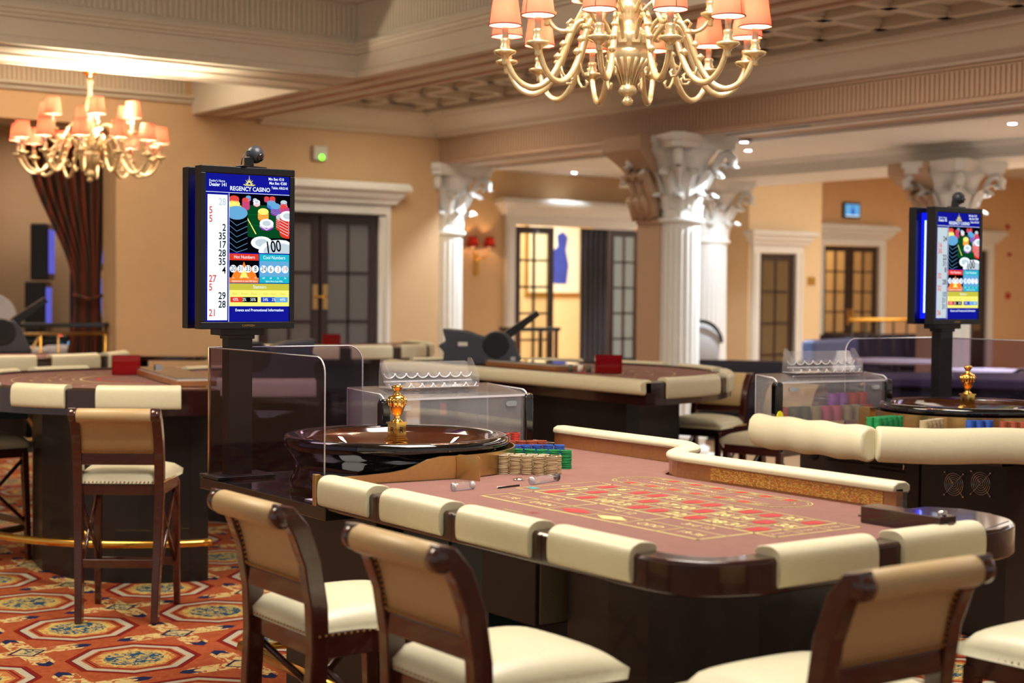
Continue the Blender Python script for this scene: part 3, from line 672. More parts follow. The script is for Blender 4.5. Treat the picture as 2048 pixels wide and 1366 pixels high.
def card_table(label, loc, rz, r, z, pads, base_r=None, foot=True, dealer_pad=False, prints=True, rb=None, group='D-shaped card tables'):
    """players' arc towards local -y, dealer's straight edge along local x"""
    o = thing('card_table', label, 'card table', loc, rz, group)
    A = arcpts(r, 180, 360, 40)
    inner = arcpts(r - .075, 180, 360, 40)
    m = MB(); body = [(0, -.13), (0, .0), (-.02, .008), (-.07, .008), (-.075, .0), (-.075, -.13)]
    m.sweep(body, [(p[0], p[1]) for p in A], 'mahogany_h', z=z); m.box(-r, r, -.02, .05, z - .13, z, 'mahogany_h')
    m.prism(inner, z - .13, z - .06, 'mahogany_h'); m.build('tabletop', o)
    m = MB(); m.prism([(p[0], p[1]) for p in inner] + [(r - .075, .03), (-r + .075, .03)], z - .02, z - .004, 'felt')
    zf = z - .0035
    if prints:
        for k in range(7):
            a = 198 + k * 24
            cx, cy = .62 * r * math.cos(R(a)), .62 * r * math.sin(R(a))
            mt = T(cx, cy, zf) @ RZ(R(a + 90))
            ring = rrect(.16, .11, .03); inn = [(x * .9, y * .87) for x, y in ring]; n = len(ring)
            m.add([(x, y, 0) for x, y in ring + inn], [(i, (i + 1) % n, n + (i + 1) % n, n + i) for i in range(n)], 'felt_line', mtx=mt)
        for rr, w, c in ((.42, .012, 'felt_yellow'), (.33, .03, 'felt_red'), (.52, .006, 'felt_line'), (.46, .006, 'felt_line'), (.75, .006, 'felt_line')):
            P1 = arcpts(rr * r, 205, 335, 30); P2 = arcpts(rr * r + w, 205, 335, 30); n = 31
            m.add([(x, y, zf) for x, y in P1 + P2], [(i, i + 1, n + i + 1, n + i) for i in range(30)], c)
    m.build('felt_surface', o)
    for a0, a1 in pads:
        m = MB(); m.sweep(PADPROF, arcpts(r, a0, a1, 8), 'cream_leather', z=z); m.build('armrest_pad', o, bevel=.010, seg=3)
    m = MB(); br = base_r or r * .76; pts = arcpts(br, 182, 358, 30) if rb is None else rb
    m.prism(pts + [(pts[-1][0], 0 - .05), (pts[0][0], 0 - .05)], 0, z - .12, 'black_base'); m.build('base', o)
    if foot:
        fr = arcpts(r * .955, 294, 361, 24); i0 = (br * math.cos(R(288)), br * math.sin(R(288)))
        m = MB(); m.tube([(i0[0], i0[1], .24), ((i0[0] * .25 + fr[0][0] * .8), (i0[1] * .25 + fr[0][1] * .8) , .24)] + [(x, y, .24) for x, y in fr], .021, 'brass', 10)
        m.build('foot_rail', o)
        for a in (320, 352):
            m = MB(); m.tube([((r * .955) * math.cos(R(a)), (r * .955) * math.sin(R(a)), .24), (br * math.cos(R(a)), br * math.sin(R(a)), .24)], .014, 'brass', 8); m.tube([((br + .012) * math.cos(R(a)), (br + .012) * math.sin(R(a)), .24), (br * math.cos(R(a)), br * math.sin(R(a)), .24)], .035, 'brass', 12); m.build('rail_bracket', o)
    if dealer_pad:
        m = MB(); m.sweep([(-.05, -.07), (.03, -.07), (.045, -.05), (.045, -.01), (.03, .012), (-.03, .018), (-.05, .008)], [(r, .05), (-r, .05)][::-1][::-1], 'cream_leather', z=z); m.build('dealer_bumper', o, bevel=.012, seg=3)
    return o
def w2l(P, c, rz):
    return [((x - c[0]) * math.cos(rz) + (y - c[1]) * math.sin(rz), -(x - c[0]) * math.sin(rz) + (y - c[1]) * math.cos(rz)) for x, y in P]
def padset(start, n, w, gap): return [(start + i * (w + gap), start + i * (w + gap) + w) for i in range(n)]
# world angle = local + rz ; left table: rz = -102
card_table('left card table with dark round base, brass foot rail and arcs printed on its felt', (3.60, 8.55, 0), R(-102), 1.17, 1.045,
           [(229.3 + 102 - 360 + 360, 250.5 + 102), (204.5 + 102, 221 + 102), (175 + 102, 195 + 102), (148 + 102, 168 + 102), (121 + 102, 141 + 102), (94 + 102, 114 + 102)], base_r=.9, rb=w2l([(3.75, 9.55), (3.45, 9.6), (3.2, 9.45), (3.02, 9.15), (2.86, 8.75), (2.80, 8.4), (2.85, 8.08), (3.0, 7.83), (3.2, 7.7), (3.45, 7.64)][::-1], (3.60, 8.55), R(-102)))
card_table('card table seen through the smoked screens, between the left table and the roulette wheel', (5.02, 9.85, 0), R(-103), .95, .965, padset(196, 6, 22, 5.5)[0:6] + [(352, 359)], foot=False)
card_table('small card table far behind, in front of the dark double door of the tan wall', (6.95, 12.75, 0), R(8), 1.0, 1.06, padset(188, 6, 23, 6), foot=False)
card_table('large card table in the middle background with long cream bumper towards camera', (5.75, 8.1, 0), R(90), 1.44, 1.06, padset(184, 6, 23, 6.5), base_r=1.0, foot=False, dealer_pad=True,
           rb=[(-1.15, -.15), (-1.0, -.6), (-.6, -.95), (0, -1.05), (.6, -.95), (1.0, -.6), (1.15, -.15)])
card_table('card table at the far left edge carrying a dark card shuffler', (3.55, 12.05, 0), R(-25), 1.1, 1.06, padset(188, 6, 23, 6), foot=False, rb=w2l([(3.3, 12.2), (3.3, 11.8), (3.05, 11.6), (2.8, 11.8), (2.8, 12.2)], (3.55, 12.05), R(-25)))
m = MB(); m.prism(rrect(1.05, .3, .08), 0, .035, 'mahogany_h', mtx=T(4.85, 12.05, .985) @ RZ(R(-35))); m.cyl((0, 0), .05, 0, .985, 'black_base', mtx=T(4.85, 12.05, 0)); m.cyl((0, 0), .22, 0, .03, 'black_base', mtx=T(4.85, 12.05, 0))
tag(m.build('side_table'), 'narrow dark wood side table behind the red card holder on the left', 'side table')
tm = [q for q in bpy.data.objects if q.name.startswith('card_table') and q.get('label', '').startswith('large')][0]
m = MB(); m.box(.62, .92, -.02, .0, .08, .9, 'grey_plastic'); m.box(.35, .55, -.02, .0, .08, .9, 'brown_base'); d_ = m.build('cabinet_door', tm); d_.location = (-1.55, 0, 0) if False else (0, 0, 0)
m = MB(); m.box(.72, .80, 0, .003, .72, .80, 'chip_brown'); m.build('orange_sticker', d_)
m = MB(); m.lathe([(.015, 0), (.018, .012), (0, .016)], 'chrome', 12, mtx=T(.76, 0, .95 - .07) @ RX(-PI / 2)); m.build('knob', d_)
# chip float and things on the left table
def chip_tray(label, loc, rz, L=1.0, W=.24):
    o = thing('chip_tray', label, 'chip tray', loc, rz)
    m = MB(); m.box(-L / 2, L / 2, -W / 2, W / 2, -.0, .03, 'walnut'); m.box(-L / 2 + .01, L / 2 - .01, -W / 2 + .01, W / 2 - .01, .03, .036, 'white_plastic'); m.build('tray', o, bevel=.004)
    m = MB(); m.box(-L / 2, L / 2, -W / 2, W / 2, .038, .048, 'acrylic'); m.build('cover', o)
    m = MB(); m.box(-.03, .03, -.02, .02, .049, .066, 'chrome'); m.build('lock', o, (L / 2 - .12, 0, 0)); return o
chip_tray('covered chip tray with silver lock on the left card table', (3.56, 8.36, 1.045), R(78), 1.25, .22)
def discard_holder(label, loc, rz, s=1):
    o = thing('card_holder', label, 'card holder', loc, rz)
    m = MB(); w, d, h = .085 * s, .06 * s, .115 * s; t = .004
    m.box(-w, w, -d, -d + t, 0, h, 'red_acrylic'); m.box(-w, w, d - t, d, 0, h, 'red_acrylic'); m.box(-w, -w + t, -d, d, 0, h, 'red_acrylic'); m.box(w - t, w, -d, d, 0, h, 'red_acrylic'); m.box(-w, w, -d, d, 0, t, 'red_acrylic'); m.build('box', o); return o
discard_holder('red acrylic card holder on the left card table', (3.54, 9.05, 1.045), R(-22))
discard_holder('red acrylic card holder on the large middle table', (6.20, 7.62, 1.06), R(-35))
discard_holder('red acrylic card holder on the small table before the dark double door', (6.78, 12.35, 1.06), R(-20), .95)
chip_tray('low chip tray on the large middle table beside the red holder', (6.15, 8.35, 1.06), R(90), .8, .26)
for i, (x, y) in enumerate(((6.08, 7.86), (6.13, 7.82), (6.16, 7.77))):
    m = MB(); m.lathe([(0, 0), (.018, 0), (.018, .045), (0, .045)], 'chip_white' if i % 2 else 'chip_olive', 14); s = m.build('chip_stack', loc=(x, y, 1.06)); tag(s, 'short chip stack beside the red holder on the large middle table', 'chips', 'chip stacks beside the middle red holder')
def shuffler(label, loc, rz, s=1, glow=False):
    o = thing('card_shuffler', label, 'card shuffler', loc, rz, 'dark grey card shufflers')
    prof = [(-.26, 0), (-.25, .08), (-.29, .12), (-.24, .15), (-.26, .23), (-.1, .215), (.0, .18), (.06, .215), (.15, .205), (.2, .15), (.23, .07), (.26, .02), (.26, 0)]
    m = MB(); m.prism([(a * s, b * s) for a, b in prof], -.11 * s, .11 * s, 'grey_plastic', mtx=RX(PI / 2)); m.build('housing', o, bevel=.012, seg=3)
    m = MB(); m.prism([(a * s, b * s) for a, b in arcpts(.085, 0, 360, 23, (.08, .13))], -.118 * s, .118 * s, 'black_plastic', mtx=RX(PI / 2)); m.build('drum', o, bevel=.01)
    m = MB(); m.prism([(.12 * s, .2 * s), (.34 * s, .35 * s), (.36 * s, .32 * s), (.16 * s, .16 * s)], -.07 * s, .07 * s, 'black_plastic', mtx=RX(PI / 2)); m.build('card_chute', o, bevel=.004)
    m = MB(); m.box(-.16 * s, -.1 * s, -.1122 * s, -.11 * s, .12 * s, .145 * s, 'white_plastic'); m.build('sticker', o)
    return o
shuffler('card shuffler with small white sticker on the large middle table', (6.12, 8.92, 1.06), R(-35), 1.1)
shuffler('card shuffler at the left edge before the brass railing', (3.62, 12.15, 1.06), R(-15), 1.25)
shuffler('card shuffler seen through the smoked screens under the left screen', (4.7, 9.45, .965), R(160), 1.2)
# left edge teal panel box under the left table
m = MB(); m.box(-.12, .12, -.15, .15, 0, .13, 'teal_panel'); b = m.build('storage_box', loc=(2.90, 9.32, .785), bevel=.004); b.rotation_euler.z = R(-20)
tag(b, 'dark teal box hung under the left card table, at the left edge', 'box')
m = MB(); m.box(-.02, .02, -.02, .02, .13, .14, 'black_metal'); m.build('bracket', b)

# ------------------------------------------------------------------ roulette wheel and urn
def wheel(label, loc, rz):
    o = thing('roulette', label, 'roulette wheel', loc, rz, 'black lacquered roulette wheels')
    m = MB(); m.lathe([(.36, .0), (.392, .004), (.394, .03), (.382, .045), (.372, .075), (.374, .1), (.386, .118), (.39, .128), (.4, .134), (.402, .142), (.41, .15), (.414, .165), (.414, .178), (.408, .19), (.395, .194), (.372, .192), (.358, .186)], 'black_lacquer', 96, cap=False); m.build('bowl', o)
    m = MB(); m.lathe([(.358, .186), (.35, .17), (.345, .165), (.30, .145), (.262, .12)], 'track_wood', 96, cap=False); m.build('ball_track', o)
    m = MB(); m.lathe([(.262, .12), (.258, .128), (.235, .126), (.232, .112)], 'chrome', 96, cap=False)
    for i in range(37):
        a0, a1 = 2 * PI * i / 37, 2 * PI * (i + 1) / 37; c = 'chip_green' if i == 0 else ('felt_red' if i % 2 else 'black_lacquer')
        m.add([(.257 * math.cos(a0), .257 * math.sin(a0), .1285), (.257 * math.cos(a1), .257 * math.sin(a1), .1285), (.236 * math.cos(a1), .236 * math.sin(a1), .1272), (.236 * math.cos(a0), .236 * math.sin(a0), .1272)], [(0, 1, 2, 3)], c)
        q = RZ(a0); m.box(.19, .232, -.0012, .0012, .1, .116, 'chrome', mtx=q)
    m.build('number_ring', o)
    m = MB(); m.lathe([(.232, .1), (.19, .1), (.185, .108), (.12, .128), (.06, .15), (.0, .155)], 'orange_wood', 64, cap=False); m.build('rotor', o)
    for k in range(8):
        m = MB(); q = RZ(k * PI / 4); m.add([(.275, 0, .136), (.30, -.009, .149), (.33, 0, .16), (.30, .009, .149), (.302, 0, .158)], [(0, 1, 4), (1, 2, 4), (2, 3, 4), (3, 0, 4)], 'chrome', mtx=q); m.build('deflector', o)
    m = MB(); m.lathe([(.034, .15), (.04, .155), (.04, .16)], 'gold', 24, cap=False); m.build('hub', o)
    u = MB(); z = .165
    u.box(-.031, .031, -.031, .031, z, z + .008, 'gold'); u.box(-.027, .027, -.027, .027, z + .008, z + .015, 'gold'); u.box(-.024, .024, -.024, .024, z + .015, z + .068, 'gold'); u.box(-.028, .028, -.028, .028, z + .066, z + .071, 'gold')
    for k in range(4): put_text(u, 'R', .034, 'black_lacquer', RZ(k * PI / 2) @ T(0, -.0245, z + .041) @ RX(PI / 2))
    u.build('pedestal', o)
    u = MB(); z += .071
    u.lathe([(.022, 0), (.022, .004), (.014, .009), (.010, .014), (.013, .018), (.012, .022), (.018, .030), (.025, .044), (.031, .062), (.0345, .078), (.035, .087), (.031, .094), (.018, .100), (.013, .104), (.012, .112), (.014, .118), (.020, .126), (.0215, .131), (.016, .136), (0, .137)], 'gold', 28, mtx=T(0, 0, z))
    for k in range(14):
        a = 2 * PI * k / 14; u.tube([(.0245 * math.cos(a), .0245 * math.sin(a), z + .052), (.032 * math.cos(a), .032 * math.sin(a), z + .070), (.035 * math.cos(a), .035 * math.sin(a), z + .086)], [.002, .004, .0045], 'gold', 6)
    u.build('urn', o); return o
WA = (2.93, 4.83); WC = (6.10, 4.74); ZS = .857
w0 = wheel('roulette wheel with gold urn on the near roulette table', (WA[0], WA[1], ZS), R(12))
dup(w0, (WC[0], WC[1], ZS + .01), R(-9), 'roulette wheel with gold urn on the table at the right edge')

# ------------------------------------------------------------------ near roulette table
ZF = .93
def bez(p0, p1, p2, n):
    return [tuple((1 - t) ** 2 * a + 2 * t * (1 - t) * b + t * t * c for a, b, c in zip(p0, p1, p2)) for t in [i / n for i in range(n + 1)]]
ta = thing('roulette_table', 'near roulette table, pink felt with number layout, dark glossy rim and cream armrests', 'roulette table', (0, 0, 0))
edge = [(2.44, 4.55), (2.44, 2.90)] + bez((2.44, 2.88), (2.44, 2.65), (2.68, 2.65), 12)[0:] + [(3.46, 2.65)] + bez((3.50, 2.65), (3.79, 2.65), (3.79, 2.93), 12) + [(3.79, 2.96), (3.74, 3.04), (3.63, 3.06)]
edge_l = edge
m = MB(); # rim ring : right-of-travel is west when going south, so outward is on the right
m.sweep([(-.07, -.085), (0, -.085), (.004, -.08), (.004, -.004), (-.004, .004), (-.07, .004)], edge_l, 'mahogany_h', z=ZF)
m.prism([(2.44, 4.5), (2.44, 2.9), (2.5, 2.72), (2.68, 2.65), (3.5, 2.65), (3.7, 2.72), (3.79, 2.93), (3.65, 3.1), (3.65, 4.1), (3.93, 4.4), (3.93, 5.15), (3.36, 5.15), (3.38, 4.8), (3.2, 4.45), (2.9, 4.4)], ZF - .075, ZF - .012, 'mahogany_h')
m.prism([(3.42, 2.66), (3.5, 2.655), (3.70, 2.72), (3.775, 2.84), (3.785, 2.95), (3.73, 3.04), (3.42, 3.04)], ZF - .01, ZF + .006, 'mahogany_h')
m.box(3.33, 3.40, 2.67, 2.95, ZF, ZF + .05, 'mahogany_h'); m.build('tabletop', ta, bevel=.006, seg=3)
m = MB(); m.box(3.352, 3.378, 2.66, 2.665, ZF + .015, ZF + .035, 'chrome'); m.lathe([(0, 0), (.012, 0), (.012, .012), (0, .014)], 'chrome', 14, mtx=T(3.365, 2.69, ZF + .05)); m.build('latch', ta)
for i, (y0, y1) in enumerate(((4.50, 4.18), (4.095, 3.75), (3.665, 3.31), (3.225, 2.885))):
    m = MB(); m.sweep(PADA, [(2.44, y0), (2.44, (y0 + y1) / 2), (2.44, y1)], 'cream_leather', z=ZF); m.build('armrest_pad', ta, bevel=.010, seg=4)
for x0, x1 in ((2.69, 3.045), (3.145, 3.48)):
    m = MB(); m.sweep(PADA, [(x0, 2.65), ((x0 + x1) / 2, 2.65), (x1, 2.65)], 'cream_leather', z=ZF); m.build('armrest_pad', ta, bevel=.010, seg=4)
for y in (4.138, 3.708, 3.268):
    m = MB(); m.box(2.4355, 2.4375, y - .002, y + .002, ZF - .08, ZF, 'black_lacquer'); m.build('seam', ta)
# felt with the printed layout
felt = MB(); arc = arcpts(.447, 262, 378, 24, WA)
inner = [(2.51, 4.42), (2.51, 2.93)] + bez((2.51, 2.9), (2.51, 2.72), (2.69, 2.72), 8) + [(3.42, 2.72), (3.42, 3.04), (3.60, 3.04), (3.60, 4.0), (3.62, 4.12), (3.72, 4.2), (3.84, 4.25), (3.88, 4.35), (3.88, 5.12), (3.36, 5.12)] + list(reversed(arc))
felt.prism(inner, ZF - .012, ZF, 'felt')
ZP = ZF + .0008
def line(a, b, w=.005, c='felt_line', z=ZP):
    a, b = Vector(a), Vector(b); d = (b - a).normalized(); n = Vector((-d.y, d.x)) * w / 2; a2 = a - d * w / 2; b2 = b + d * w / 2
    felt.add([(a2 + n).to_tuple() + (z,), (a2 - n).to_tuple() + (z,), (b2 - n).to_tuple() + (z,), (b2 + n).to_tuple() + (z,)], [(0, 1, 2, 3)], c)
X0, X1, Y0, Y1 = 2.936, 3.265, 2.975, 3.985           # number grid (12 columns along -y, 3 rows along x)
cw = (Y1 - Y0) / 12; rw = (X1 - X0) / 3
for i in range(13): line((X0, Y1 - i * cw), (X1, Y1 - i * cw), .009 if i in (0, 4, 8, 12) else .005)
for j in range(4): line((X0 + j * rw, Y1), (X0 + j * rw, Y0 - cw), .009 if j == 0 else .005)
line((X0, Y0 - cw), (X1, Y0 - cw), .007)
line((X0, Y1), (X0, Y1 + .10)); line((X1, Y1), (X1, Y1 + .06)); line((X0, Y1 + .10), (X1, Y1 + .09)); line((X1, Y1 + .06), (X1, Y1 + .09))
XA, XB = 2.835, 2.731
line((XA, Y1), (XA, Y0)); line((XB, Y1 + .0), (XB, Y0), .009)
line((XB, Y1), (X0, Y1)); line((XB, Y0), (X0, Y0), .009)
for i in (4, 8): line((XA, Y1 - i * cw), (X0, Y1 - i * cw), .007)
for i in (2, 4, 6, 8, 10): line((XB, Y1 - i * cw), (XA, Y1 - i * cw))
red = {1, 3, 5, 7, 9, 12, 14, 16, 18, 19, 21, 23, 25, 27, 30, 32, 34, 36}
def ftext(t, x, y, s, c='felt_yellow', rot=0, sx=1): put_text(felt, t, s, c, T(x, y, ZP + .0004) @ RZ(R(rot)), sx=sx, bold=.0)
for n in range(1, 37):
    i, j = (n - 1) // 3, (n - 1) % 3; x, y = X0 + (j + .5) * rw, Y1 - (i + .5) * cw
    if n in red:
        el = [(x + .040 * math.cos(2 * PI * k / 16), y + .026 * math.sin(2 * PI * k / 16), ZP) for k in range(16)]; felt.add(el, [tuple(range(16))], 'felt_red')
    put_text(felt, str(n), .066, 'felt_yellow' if n not in red else 'felt_red', T(x, y, ZP + .0004) @ RZ(R(-90)), bold=.0012)
ftext('0', (X0 + X1) / 2, Y1 + .045, .05, 'felt_yellow', -90)
for j in range(3): ftext('2 to 1', X0 + (j + .5) * rw, Y0 - cw / 2, .03, 'felt_yellow', 0)
for k, t in enumerate(('1st 12', '2nd 12', '3rd 12')): ftext(t, (XA + X0) / 2, Y1 - (2 + 4 * k) * cw, .045, 'felt_yellow', -90)
for k, t in enumerate(('1-18', 'EVEN', None, None, 'ODD', '19-36')):
    y = Y1 - (1 + 2 * k) * cw; x = (XA + XB) / 2
    if t: ftext(t, x, y, .045, 'felt_yellow', -90)
    else:
        dd = [(x - .035, y), (x, y - .07), (x + .035, y), (x, y + .07)]
        felt.add([(a, b, ZP) for a, b in dd], [(0, 1, 2, 3)], 'felt_red' if k == 2 else 'felt_line')
        if k == 3: felt.add([(x + (a - x) * .72, y + (b - y) * .72, ZP + .0003) for a, b in dd], [(0, 1, 2, 3)], 'felt_yellow')
ftext('10', 2.65, 3.60, .04, 'felt_red', -90); ftext('MAXIMUM', 2.62, 3.66, .02, 'felt_line', -90)
# racetrack
rx, ry0, ry1 = 3.425, 3.36, 4.02
def track(rad, w):
    pts = [(rx + rad * math.cos(R(a)), ry1 + rad * math.sin(R(a))) for a in range(0, 181, 12)] + [(rx + rad * math.cos(R(a)), ry0 + rad * math.sin(R(a))) for a in range(180, 361, 12)]
    for k in range(len(pts)): line(pts[k], pts[(k + 1) % len(pts)], w)
track(.10, .005); track(.088, .003); track(.048, .004)
for k in range(13):
    y = ry0 + (ry1 - ry0) * k / 12
    for s in (-1, 1): line((rx + s * .048, y), (rx + s * .1, y), .003)
    if k < 12:
        yy = y + (ry1 - ry0) / 24
        for s in (-1, 1):
            num = str((k * 7 + (3 if s > 0 else 11)) % 36 + 1)
            if (k + (s > 0)) % 2:
                felt.add([(rx + s * .074 + a, yy + b, ZP) for a, b in ((-.018, -.02), (.018, -.02), (.018, .02), (-.018, .02))], [(0, 1, 2, 3)], 'felt_red')
            else: ftext(num, rx + s * .074, yy, .032, 'felt_yellow', -90)
for y, t in ((3.52, 'TIERS'), (3.72, 'ORPHELINS'), (3.92, 'VOISINS')): ftext(t, rx, y, .03, 'felt_yellow', -90)
line((rx - .048, 3.62), (rx + .048, 3.62), .003); line((rx - .048, 3.82), (rx + .048, 3.82), .003)
felt.add([(2.97, 4.03, ZP), (2.97, 4.075, ZP), (3.0, 4.075, ZP), (3.0, 4.03, ZP)], [(0, 1, 2, 3)], 'teal_print')
# dealer-side rail
railA = [(3.60, 3.05), (3.60, 3.98)] + bez((3.60, 4.0), (3.60, 4.12), (3.72, 4.19), 6) + bez((3.74, 4.2), (3.89, 4.26), (3.885, 4.42), 6) + [(3.88, 5.12)]
felt.build('felt_surface', ta)
m = MB(); m.sweep([(0, 0), (.03, 0), (.03, .075), (0, .075)], railA, 'walnut', z=ZF - .01)
m.box(3.598, 3.6, 3.1, 3.86, ZF + .008, ZF + .052, 'rail_print'); m.build('rail_panel', ta)
m = MB(); m.sweep([(-.008, .066), (.055, .060), (.066, .070), (.064, .086), (.045, .096), (.01, .096), (-.008, .088), (-.012, .076)], railA, 'cream_leather', z=ZF - .01); m.build('rail_cushion', ta, bevel=.008, seg=3)
m = MB(); m.sweep([(0.03, -.11), (.05, -.11), (.05, .055), (.03, .055)], railA, 'mahogany_h', z=ZF); m.build('rail_fascia', ta)
# brass barrier round the wheel
m = MB(); pts = [(2.445, 4.53, .027), (2.47, 4.45, .027), (2.56, 4.425, .03), (2.66, 4.42, .034), (2.72, 4.415, .042), (2.76, 4.41, .056), (2.80, 4.405, .072), (2.85, 4.40, .08)] + [(x, y, .08) for x, y in arcpts(.438, 268, 385, 26, WA)]
v = []; f = []
for x, y, h in pts: v += [(x, y, ZF - .07), (x, y, ZF + h), (x * .999, y + .006, ZF + h), (x * .999, y + .006, ZF - .07)]
for i in range(len(pts) - 1):
    for j in range(4): a = i * 4; f.append((a + j, a + 4 + j, a + 4 + (j + 1) % 4, a + (j + 1) % 4))
m.add(v, f, 'brass_dull'); m.build('wheel_barrier', ta)
m = MB(); m.prism(rrect(.10, .09, .012), 0, .005, 'brass_dull', mtx=T(2.925, 4.345, ZF + .04) @ RZ(R(-72)) @ RX(PI / 2)); m.build('barrier_end_plate', ta)
m = MB(); m.box(2.432, 2.452, 4.53, 4.555, ZF - .09, ZF + .03, 'brass_dull'); m.build('corner_post', ta, bevel=.003)
# wheel shelf and bases
m = MB(); m.prism([(2.43, 5.46), (2.43, 4.46), (3.38, 4.42), (3.42, 5.13), (3.3, 5.46)], ZS - .045, ZS - .002, 'granite'); m.build('wheel_shelf', ta, bevel=.003)
m = MB(); m.box(3.04, 3.9, 5.12, 5.62, ZF - .08, ZF + .012, 'mahogany_h'); m.build('bank_deck', ta, bevel=.003)
m = MB(); m.prism(bez((2.80, 3.62), (2.78, 3.0), (3.0, 2.90), 6) + bez((3.2, 2.86), (3.62, 2.86), (3.66, 3.15), 6) + [(3.66, 3.62)], 0, ZF - .08, 'black_base'); m.build('base', ta)
m = MB(); m.box(2.72, 3.58, 4.62, 5.3, 0, ZF - .08, 'brown_base'); m.box(2.9, 3.6, 4.25, 4.62, 0, ZF - .4, 'brown_base'); m.box(3.5, 3.88, 4.5, 5.5, 0, ZF - .08, 'black_base'); m.build('base', ta, bevel=.004)
m = MB(); m.box(2.76, 3.1, 3.98, 4.5, .50, ZF - .08, 'teal_panel'); m.box(2.75, 2.765, 4.2, 4.21, .50, ZF - .08, 'black_metal'); m.build('side_panel', ta)
m = MB(); m.box(2.73, 3.08, 3.69, 3.98, .565, ZF - .08, 'brown_base'); m.build('drop_box', ta, bevel=.004)
m = MB(); m.box(2.745, 3.075, 3.682, 3.69, .572, ZF - .09, 'speckle'); m.build('drop_box_door', ta)
m = MB(); m.tube([(2.38, 4.98, .3), (2.38, 4.0, .3)], .021, 'brass', 10); m.tube([(2.36, 4.92, .3), (2.72, 4.92, .3)], .013, 'brass', 8); m.tube([(2.68, 4.92, .3), (2.72, 4.92, .3)], .035, 'brass', 12); m.build('foot_rail', ta)

# ------------------------------------------------------------------ smoked screens (two round the left screen, one right)
def screen_panel(mb, L, h, r, mtx, mt='smoked'):
    p = [(0, 0), (L, 0), (L, h - r)] + [(L - r + r * math.cos(R(a)), h - r + r * math.sin(R(a))) for a in range(10, 90, 12)] + [(0, h)]
    mb.prism(p, -.004, .004, mt, mtx=mtx @ RX(PI / 2))
    e = [(L, 0), (L, h - r)] + [(L - r + r * math.cos(R(a)), h - r + r * math.sin(R(a))) for a in range(10, 90, 12)] + [(L - r, h), (0, h)]
    mb.tube([(a, 0, b) for a, b in e], .003, 'acrylic_edge' if mt != 'x' else mt, 5, mtx=mtx)
o = thing('glass_screen', 'smoked glass corner screen round the pole of the left display', 'glass screen', (2.46, 5.43, ZS), 0, 'smoked glass screens')
m = MB(); screen_panel(m, .91, .495, .055, T(0, 0, 0) @ RZ(-PI / 2)); m.build('front_panel', o)
m = MB(); screen_panel(m, .68, .495, .07, T(0, .02, 0)); m.build('side_panel', o)
m = MB(); m.tube([(0, .01, 0), (0, .01, .495)], .006, 'brass_dull', 6); m.build('corner_edge', o)
o = thing('glass_screen', 'smoked glass corner screen behind the right-hand wheel and display pole', 'glass screen', (6.62, 5.34, ZS), 0, 'smoked glass screens')
m = MB(); screen_panel(m, .91, .495, .055, RZ(-PI / 2)); m.build('front_panel', o)
m = MB(); screen_panel(m, .70, .495, .07, T(0, .02, 0) @ RZ(PI)); m.build('side_panel', o)
m = MB(); m.box(2.47, 2.475 + .12, 4.56, 4.68, ZS - .002, ZS + .001, 'paper', ); c = m.build('paper_card'); tag(c, 'small white card lying on the dark shelf by the first armrest', 'card')

